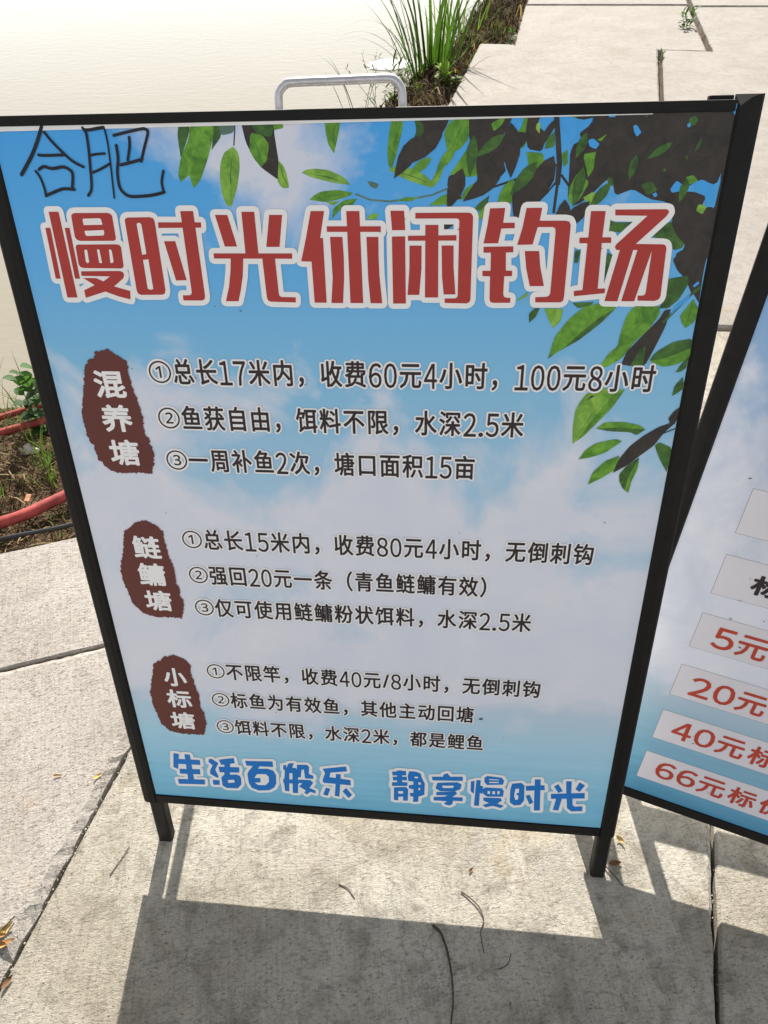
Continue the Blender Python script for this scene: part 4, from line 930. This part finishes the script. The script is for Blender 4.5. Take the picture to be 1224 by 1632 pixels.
i5.build('dirt_specks', M_SPECK, sheet2)['kind'] = 'stuff'
bpy.data.objects.remove(_font_obj)

# ------------------------------------------------------------------ hoses, foam, stones, litter
def hose(name, pts, r, mat, label):
    V, F = tube_data(smooth_path(pts, 10), r, 14)
    return tag(mesh_obj(name, V, F, mat, smooth=True), label, 'hose')
hose('red_hose', [(-1.75, .49, .03), (-1.35, .665, .010), (-1.092, .790, .000), (-.99, .885, -.006), (-.86, 1.05, -.02), (-.66, 1.30, -.04), (-.45, 1.62, -.06)], .0165, M_RED_HOSE, 'thick red rubber hose crossing the soil closest to the slabs')
hose('red_hose', [(-1.9, .98, -.03), (-1.52, 1.12, -.035), (-1.30, 1.23, -.03), (-1.12, 1.37, -.04), (-.95, 1.60, -.06), (-.70, 2.0, -.07)], .0125, M_RED_HOSE, 'red rubber hose farther down the bank beside the broadleaf weed')
hose('red_hose', [(-1.9, 1.10, -.05), (-1.50, 1.26, -.05), (-1.36, 1.33, -.045), (-1.2, 1.46, -.05), (-1.0, 1.75, -.08)], .0105, M_RED_HOSE, 'red hose nearest the water, partly hidden in grass')
hose('black_hose', [(-1.6, .50, .0), (-1.25, .655, -.005), (-1.06, .738, -.006), (-.90, .80, -.008), (-.7, .92, -.012), (-.5, 1.15, -.02)], .0062, M_BLACK_HOSE, 'thin black hose lying along the slab edge')

def blob(name, loc_, size, mat, label=None, cat=None, seed=0, flat=1.0, group=None):
    bm = bmesh.new()
    bmesh.ops.create_icosphere(bm, subdivisions=2, radius=1.0)
    for v in bm.verts:
        d = v.co.copy()
        k = 1 + .28 * noise.noise(d * 1.4 + Vector((seed, 0, 0))) + .1 * noise.noise(d * 4 + Vector((seed, 3, 0)))
        v.co = Vector((d.x * size[0], d.y * size[1], d.z * size[2])) * k
    me = bpy.data.meshes.new(name); bm.to_mesh(me); bm.free()
    me.materials.append(mat)
    o = bpy.data.objects.new(name, me); C.objects.link(o); o.location = loc_
    if label: tag(o, label, cat, group)
    return o

V, F = [], []
ring = [(.21 * cos(2 * pi * k / 22) * (1 + .10 * sin(3 * k)), .21 * sin(2 * pi * k / 22) * (1 + .08 * cos(2.3 * k))) for k in range(22)]
for s_, zz in ((1.0, -.008), (1.0, .003), (.93, .008)):
    V += [(x * s_, y * s_, zz) for x, y in ring]
F = [(r * 22 + k, r * 22 + (k + 1) % 22, (r + 1) * 22 + (k + 1) % 22, (r + 1) * 22 + k) for r in range(2) for k in range(22)] + [tuple(range(44, 66))]
o = mesh_obj('foam_board', V, F, M_FOAM); o.location = (-.63, 7.15, WATER_Z + .004); o.rotation_euler = (0, 0, .12)
tag(o, 'thin white rounded foam sheet floating on the pond behind the handle', 'foam')
blob('stone', (-1.21, 1.145, -.045), (.04, .028, .02), M_STONE, 'pale stone between the red hoses', 'stone', 2)
V, F = bevel_box(-.007, .007, -.012, .012, -.003, .003, .001)
o = mesh_obj('wood_chip', V, F, M_BRICK); o.location = (-1.075, .90, -.012); o.rotation_euler = (.3, .15, .1)
tag(o, 'small orange wood chip on the soil above the red hose', 'chip')

def leaf_obj(name, loc_, L_, W_, rz, mat, label, curl=.3, tiltx=.1, group=None, n=7):
    V, F = [], []
    for i in range(n + 1):
        t = i / n
        w = W_ * math.sin(pi * min(1, t * .94 + .05)) ** .8 * (1 - .35 * t)
        x = (t - .5) * L_
        z = curl * L_ * ((t - .5) ** 2)
        V += [(x, -w / 2, z + .18 * W_), (x, 0, z), (x, w / 2, z + .22 * W_)]
    for i in range(n):
        for k in range(2):
            F.append((i * 3 + k, (i + 1) * 3 + k, (i + 1) * 3 + k + 1, i * 3 + k + 1))
    o = mesh_obj(name, V, F, mat, smooth=True)
    o.location = loc_; o.rotation_euler = (tiltx, random.uniform(-.12, .12), rz)
    tag(o, label, 'leaf', group)
    return o
def twig(name, pts, r0, r1, label):
    P_ = smooth_path(pts, 6)
    n = len(P_)
    P_ = [p + Vector((noise.noise(p * 60) * .0012, noise.noise(p * 60 + Vector((3, 1, 2))) * .0012, 0)) for p in P_]
    V, F = tube_data(P_, [r0 + (r1 - r0) * i / (n - 1) for i in range(n)], 6)
    return tag(mesh_obj(name, V, F, M_TWIG, smooth=True), label, 'twig')
leaf_obj('fallen_leaf', (-.600, -.168, .012), .040, .015, .95, M_DEADY, 'yellow fallen leaf in the pile at the left picture edge', .5, .3)
leaf_obj('fallen_leaf', (-.592, -.188, .011), .044, .016, .42, M_DEAD, 'orange fallen leaf, lowest of the pile at the left picture edge', .3, -.3)
leaf_obj('fallen_leaf', (-.606, -.176, .016), .046, .012, .15, M_DEAD, 'orange-brown fallen leaf, topmost of the pile at the left edge', .4, .2)
leaf_obj('fallen_leaf', (-.618, -.165, .018), .034, .013, 1.4, M_DEADY, 'curled yellow leaf cut by the left picture edge', .5, .2)
leaf_obj('fallen_leaf', (.432, .067, .004), .017, .009, -.7, M_DEADY, 'small yellow leaf on the slab between the two signs', .8, .5)
leaf_obj('fallen_leaf', (.417, .026, .002), .022, .012, .2, M_DEADB, 'brown leaf beside the right front leg of the big sign', .4, .1)
leaf_obj('fallen_leaf', (.171, -.005, .002), .010, .006, .9, M_DEADB, 'tiny brown leaf on the sunlit slab under the big sign', .4, .2)
leaf_obj('fallen_leaf', (-.625, .103, .010), .016, .006, .2, M_DEAD, 'tiny orange leaf on the pitted left slab', .4, .2)
leaf_obj('fallen_leaf', (-.546, .108, .010), .018, .008, .9, M_DEADY, 'small yellow leaf at the slab joint left of the big sign', .6, .3)
leaf_obj('fallen_leaf', (-.562, -.235, .004), .022, .010, 1.2, M_DEADB, 'brown leaf lodged in the joint at the bottom left', .5, .3)
twig('twig', [(.110, -.096, .004), (.124, -.109, .004), (.134, -.131, .005), (.141, -.157, .004), (.146, -.194, .004), (.143, -.235, .003)], .0026, .0013, 'long dark twig lying in the shade of the big sign')
twig('twig', [(.155, -.041, .002), (.180, -.057, .004), (.192, -.080, .003), (.188, -.104, .003), (.194, -.130, .002)], .0011, .0007, 'thin curved twig crossing the shadow edge')
twig('twig', [(-.054, -.046, .001), (-.036, -.053, .002), (-.023, -.066, .001)], .0009, .0006, 'short fine twig on the sunlit slab')
twig('twig', [(.394, .026, .003), (.408, .010, .006), (.426, -.010, .002)], .0011, .0008, 'straight dark stem beside the right front leg')
twig('twig', [(.216, -.150, .001), (.230, -.142, .002), (.236, -.126, .001)], .0008, .0006, 'faint hooked twig in the shade right of the long twig')
twig('twig', [(-.458, -.065, .002), (-.448, -.038, .002), (-.440, -.012, .002)], .0008, .0006, 'fine straight twig left of the front leg')
twig('twig', [(-.590, -.145, .014), (-.602, -.175, .020), (-.616, -.21, .012)], .0012, .0008, 'dark stalk lying across the fallen leaf pile')

# grit in the joints
rng = random.Random(11)
V, F = [], []
def grit(x, y, z, s):
    b = len(V)
    for k in range(6):
        d = [(1, 0, 0), (-1, 0, 0), (0, 1, 0), (0, -1, 0), (0, 0, 1), (0, 0, -1)][k]
        q = rng.uniform(.5, 1.2) * s
        V.append((x + d[0] * q, y + d[1] * q, z + d[2] * q * .7))
    for t in ((0, 2, 4), (2, 1, 4), (1, 3, 4), (3, 0, 4), (2, 0, 5), (1, 2, 5), (3, 1, 5), (0, 3, 5)):
        F.append(tuple(b + i for i in t))
def joint(a, b, n, sp, z, smin, smax):
    for k in range(n):
        t = rng.random()
        grit(a[0] + (b[0] - a[0]) * t + rng.gauss(0, sp), a[1] + (b[1] - a[1]) * t + rng.gauss(0, sp * .5), z + rng.uniform(-.004, .002), rng.uniform(smin, smax))
joint((-.468, .46), (-.655, -.75), 260, .009, -.004, .0008, .0026)
joint((-.488, .44), (-.675, -.75), 380, .014, .0085, .0007, .0022)
joint((-.455, .44), (-.64, -.75), 160, .012, .0015, .0006, .0018)
joint((-.53, .44), (-1.3, .14), 160, .005, -.001, .0010, .003)
joint((.347, -1.1), (.93, 1.8), 500, .004, -.006, .0008, .0025)
for k in range(420):
    x = rng.uniform(-1.0, .8); y = rng.uniform(-.3, .5)
    grit(x, y, .007 if x < -.5 + .15 * y else .001, rng.uniform(.0006, .0017))
tag(mesh_obj('grit', V, F, M_GRIT), 'loose grit and crumbs along the slab joints', 'grit', None, 'stuff')

# ------------------------------------------------------------------ vegetation
def blade_data(base, h, w, lean_a, lean, droop, n=7, tw=0.0):
    """one arching ribbon, folded along its midrib"""
    V, F = [], []
    d = Vector((cos(lean_a), sin(lean_a), 0)); s0 = Vector((-d.y, d.x, 0))
    p = Vector(base); ang = lean
    for i in range(n + 1):
        t = i / n
        s = Matrix.Rotation(tw * t, 3, 'Z') @ s0
        ww = w * (.75 + .6 * t if t < .4 else (1 - t) / .6 * .99 + .01)
        up = Vector((0, 0, 1)) * cos(ang) + d * sin(ang)
        nrm = d * cos(ang) - Vector((0, 0, 1)) * sin(ang)
        V += [p - s * ww / 2, p - nrm * ww * .16, p + s * ww / 2]
        p = p + up * (h / n)
        ang += droop / n * (t * 1.6 + .2)
    for i in range(n):
        for k in range(2):
            F.append((i * 3 + k, i * 3 + k + 1, (i + 1) * 3 + k + 1, (i + 1) * 3 + k))
    return V, F

def leaf_data(base, dirv, L_, W_, up=Vector((0, 0, 1)), droop=.4, n=5):
    V, F = [], []
    d = Vector(dirv).normalized(); s = d.cross(up)
    s = s.normalized() if s.length > 1e-4 else Vector((1, 0, 0))
    p = Vector(base)
    for i in range(n + 1):
        t = i / n
        w = W_ * (sin(pi * (t * .93 + .05)) ** .85)
        V += [p - s * w / 2 + up * w * .12, p.copy(), p + s * w / 2 + up * w * .12]
        p = p + d * (L_ / n)
        d = (d - up * droop / n).normalized()
    for i in range(n):
        for k in range(2):
            F.append((i * 3 + k, i * 3 + k + 1, (i + 1) * 3 + k + 1, (i + 1) * 3 + k))
    return V, F

rp = random.Random(5)
reed = empty('reed_clump', (-.17, 5.62, -.13))
tag(reed, 'tall dark green reed clump at the water edge behind the sign', 'plant')
def reed_blades(root, n, sp, hmin, hmax, w, leanmax, mat, seed, dr=(.1, .9)):
    q = random.Random(seed)
    for k in range(n):
        a = q.uniform(0, 2 * pi); r = sp * q.random() ** .6
        x = cos(a) * r; y = sin(a) * r
        h = q.uniform(hmin, hmax)
        V, F = blade_data((x, y, -.02), h, w * q.uniform(.7, 1.2), a + q.uniform(-.6, .6), q.uniform(.02, leanmax) * (.3 + r / sp), q.uniform(*dr), 8, q.uniform(-.6, .6))
        mesh_obj('leaf_blade', V, F, mat, root, smooth=True)
reed_blades(reed, 40, .17, .5, .98, .025, .34, M_REED, 21, (.1, 1.3))
reed_blades(reed, 12, .20, .2, .45, .014, .9, M_STRAW, 22, (.8, 2.2))
reed_blades(reed, 8, .20, .3, .55, .020, .7, M_WEED, 23, (.6, 1.8))
for (a, h, l, d) in ((pi * .98, .80, .50, 2.2), (pi * 1.05, .75, .62, 1.6), (pi * .9, .85, .35, 2.6), (pi * 1.02, .6, .8, 1.2), (.2, .5, .5, 1.0)):
    V, F = blade_data((cos(a) * .1, 0, -.01), h, .016, a, l, d, 10, .2)
    mesh_obj('leaf_blade', V, F, M_REED, reed, smooth=True)
reed2 = empty('reed_clump', (-.02, 7.35, -.12))
tag(reed2, 'sunlit shorter reeds along the bank at the top edge', 'plant')
reed_blades(reed2, 26, .26, .25, .5, .016, .5, M_GRASS, 33, (.2, 1.2))
reed3 = empty('reed_clump', (-.80, 5.66, -.28))
tag(reed3, 'two dark reed blades rising from the water behind the handle', 'plant')
for (a, h, l, d, w, x) in ((pi * .98, .40, .30, .5, .026, .02), (pi * 1.0, .29, .34, .3, .018, -.06), (pi * .95, .5, .22, 1.6, .012, .0)):
    V, F = blade_data((x, 0, 0), h, w, a, l, d, 8); mesh_obj('leaf_blade', V, F, M_REED, reed3, smooth=True)

def weed(name, loc_, n, L_, W_, hgt, mat, label, seed, stems=1, spread=.02, droop=.5):
    q = random.Random(seed)
    root = empty(name, loc_)
    tag(root, label, 'plant')
    for s_ in range(stems):
        a0 = q.uniform(0, 2 * pi); tip = Vector((cos(a0) * spread * q.uniform(.3, 1.6), sin(a0) * spread * q.uniform(.3, 1.6), hgt * q.uniform(.75, 1.05)))
        b0 = Vector((q.uniform(-spread, spread) * .5, q.uniform(-spread, spread) * .5, -.01))
        V, F = tube_data([b0, b0.lerp(tip, .5) + Vector((.005, 0, 0)), tip], [.0022, .0018, .001], 5)
        mesh_obj('stem', V, F, mat, root, smooth=True)
        for k in range(n):
            t = (k + .6) / n
            p = b0.lerp(tip, t)
            a = k * 2.4 + q.uniform(-.4, .4)
            e = q.uniform(.1, .9) if t < .8 else q.uniform(.6, 1.3)
            V, F = leaf_data(p, (cos(a) * cos(e), sin(a) * cos(e), sin(e)), L_ * q.uniform(.6, 1.15) * (1.1 - .35 * t), W_ * q.uniform(.7, 1.1), Vector((0, 0, 1)), droop)
            mesh_obj('leaf', V, F, mat, root, smooth=True)
    return root
weed('leafy_weed', (-.055, 5.18, bank_z(-.055, 5.18)), 16, .13, .034, .12, M_WEED, 'bright yellow-green leafy weed at the slab edge behind the sign', 3, 3, .06, .6)
weed('leafy_weed', (-.42, 5.5, bank_z(-.42, 5.5)), 12, .16, .025, .30, M_GRASS, 'narrow-leaved weed at the left foot of the tall reeds', 4, 4, .12, .9)
weed('leafy_weed', (-.62, 5.62, -.27), 9, .055, .013, .38, M_GRASS, 'sparse thin-stalked weed in the water inside the handle', 8, 5, .16, .5)
weed('leafy_weed', (-.52, 6.9, -.30), 6, .08, .012, .34, M_GRASS, 'thin drooping stalks standing in the water left of the tall reeds', 15, 4, .15, .8)
weed('leafy_weed', (-.23, 5.1, bank_z(-.23, 5.1)), 7, .05, .026, .07, M_WEED, 'small yellow-green seedling on the bank below the tall reeds', 9, 2, .03, .3)
weed('broadleaf_weed', (-1.235, 1.30, bank_z(-1.235, 1.30)), 13, .062, .045, .30, M_DKWEED, 'dark broadleaf weed beside the left edge of the big sign', 6, 3, .05, .7)
weed('leafy_weed', (1.86, 6.72, -.03), 9, .085, .030, .17, M_DKWEED, 'weed growing from the path joint at the top right', 12, 3, .05, .5)
weed('leafy_weed', (1.49, 5.72, -.02), 5, .05, .016, .05, M_GRASS, 'tiny weed in the joint behind the top rail', 13, 2, .02, .4)
weed('leafy_weed', (.42, 6.32, -.01), 8, .06, .026, .09, M_DKWEED, 'small green weed at the corner of the far slab', 14, 2, .03, .4)

def tuft(loc_, n, h, w, sp, mat, label, seed, lean=.6):
    root = empty('grass_tuft', loc_)
    tag(root, label, 'grass')
    q = random.Random(seed)
    for k in range(int(n * 1.7)):
        a = q.uniform(0, 2 * pi); r = sp * q.random()
        V, F = blade_data((cos(a) * r, sin(a) * r, -.01), h * q.uniform(.5, 1.15), w * q.uniform(.6, 1.2), a + q.uniform(-.5, .5), q.uniform(.05, lean), q.uniform(.2, 1.4), 5, q.uniform(-.5, .5))
        mesh_obj('leaf_blade', V, F, mat, root, smooth=True)
def at(x, y): return (x, y, bank_z(x, y))
tuft(at(-1.50, 1.42), 22, .16, .006, .10, M_PALE, 'bleached grass tuft behind the far red hose', 31, .9)
tuft(at(-1.30, 1.36), 20, .14, .007, .07, M_GRASS, 'green grass tuft at the foot of the broadleaf weed', 32, .8)
tuft(at(-1.46, 1.62), 26, .20, .006, .10, M_GRASS, 'pale grass tuft by the water above the red hoses', 1, .9)
tuft(at(-1.62, 1.50), 22, .18, .006, .10, M_GRASS, 'grass tuft cut by the left edge, above the hoses', 2, .9)
tuft(at(-1.08, 1.02), 16, .11, .005, .05, M_GRASS, 'grass tuft on the soil between hose and broadleaf weed', 3)
tuft(at(-1.27, .98), 20, .10, .005, .06, M_GRASS, 'grass tuft at the left edge above the thick red hose', 4)
tuft(at(-1.16, 1.12), 14, .12, .005, .05, M_GRASS, 'green grass tuft just below the pale stone', 5)
tuft(at(-1.36, 1.20), 18, .13, .006, .07, M_GRASS, 'grass tuft at the left edge between the red hoses', 21)
tuft(at(-1.10, 1.14), 16, .09, .006, .05, M_WEED, 'yellow-green grass tuft under the broadleaf weed', 22)
tuft(at(-1.20, .93), 14, .08, .005, .05, M_GRASS, 'short grass tuft left of the orange wood chip', 23)
tuft(at(-.965, .845), 7, .06, .004, .02, M_GRASS, 'little grass tuft in front of the thick red hose', 6)
tuft(at(-.93, .775), 5, .045, .004, .015, M_GRASS, 'tiny grass tuft at the slab edge beside the black hose', 7)
tuft(at(-1.07, .735), 6, .05, .004, .02, M_GRASS, 'tiny grass tuft touching the black hose at the left edge', 9)
for i, (x, y) in enumerate(((.30, 6.75), (.10, 6.45), (.35, 7.6), (.18, 8.4), (.5, 8.9), (.25, 9.6), (-.2, 6.6), (-.05, 8.0))):
    tuft(at(x, y), 12, .16, .008, .09, M_GRASS, ['grass tuft on the far bank beside the slab corner', 'grass tuft behind the tall reeds on the bank', 'grass tuft on the far bank at the top edge', 'sunlit grass at the far waterline', 'far grass tuft beyond the top edge', 'farthest grass tuft on the bank', 'grass tuft at the waterline right behind the reeds', 'grass tuft at the far waterline by the short reeds'][i], 40 + i)

# dry straw and litter covering the bank: nobody could count it
rs = random.Random(77)
for name, mat, cnt, lab in (('dry_straw', M_STRAW, 3400, 'dry brown straw matted over the bank'), ('pale_dry_grass', M_PALE, 1500, 'bleached dry grass strewn over the soil beside the slabs'), ('shaded_straw', M_STRAWD, 8600, 'dark brown straw and roots on the bank, shade put into the colour')):
    V, F = [], []
    k = 0
    while k < cnt:
        if rs.random() < (.45 if mat != M_PALE else .86):
            x = rs.uniform(-1.75, -.45); y = rs.uniform(.55, 2.2)
        else:
            x = rs.uniform(-1.5, .95); y = rs.uniform(1.9, 10.5)
        d = edge_dist(x, y)
        if d < .012 or d > bank_width(x, y) * 1.02:
            continue
        near = y < 3
        if near and rs.random() < .45: k += 1; continue
        k += 1
        L_ = rs.uniform(.03, .10) if near else rs.uniform(.10, .34)
        w = rs.uniform(.0012, .0034) if near else rs.uniform(.005, .013)
        a = rs.uniform(0, 2 * pi) if near else rs.gauss(1.9, .7)
        z0 = bank_z(x, y) + rs.uniform(0, .014)
        b = len(V); c0 = rs.uniform(-1.2, 1.2); n = 4; hump = rs.uniform(0, .02) if near else rs.uniform(0, .11)
        px_, py_ = x, y
        for i in range(n + 1):
            t = i / n
            aa = a + c0 * t
            zz = max(bank_z(px_, py_), -.31) + rs.uniform(.001, .012) + hump * sin(pi * t)
            V += [(px_ - sin(aa) * w / 2, py_ + cos(aa) * w / 2, zz), (px_ + sin(aa) * w / 2, py_ - cos(aa) * w / 2, zz + .0006)]
            px_ += cos(aa) * L_ / n; py_ += sin(aa) * L_ / n
            if edge_dist(px_, py_) < .004:
                px_ -= cos(aa) * L_ / n; py_ -= sin(aa) * L_ / n
                aa += 1.5; a += 1.5
        for i in range(n):
            F.append((b + 2 * i, b + 2 * i + 1, b + 2 * i + 3, b + 2 * i + 2))
    tag(mesh_obj(name, V, F, mat), lab, 'straw', None, 'stuff')
# crumbs of earth, bark and leaf bits
V, F = [], []
rng = random.Random(19)
k = 0
while k < 1500:
    x, y = (rng.uniform(-1.7, -.5), rng.uniform(.6, 1.9)) if rng.random() < .6 else (rng.uniform(-.6, .8), rng.uniform(4.6, 9))
    d = edge_dist(x, y)
    if d < .02 or d > bank_width(x, y): continue
    k += 1
    grit(x, y, bank_z(x, y) + .002, rng.uniform(.003, .011) if y < 3 else rng.uniform(.005, .012))
tag(mesh_obj('soil_clods', V, F, M_SOIL), 'crumbled clods scattered over the bank soil', 'soil', None, 'stuff')
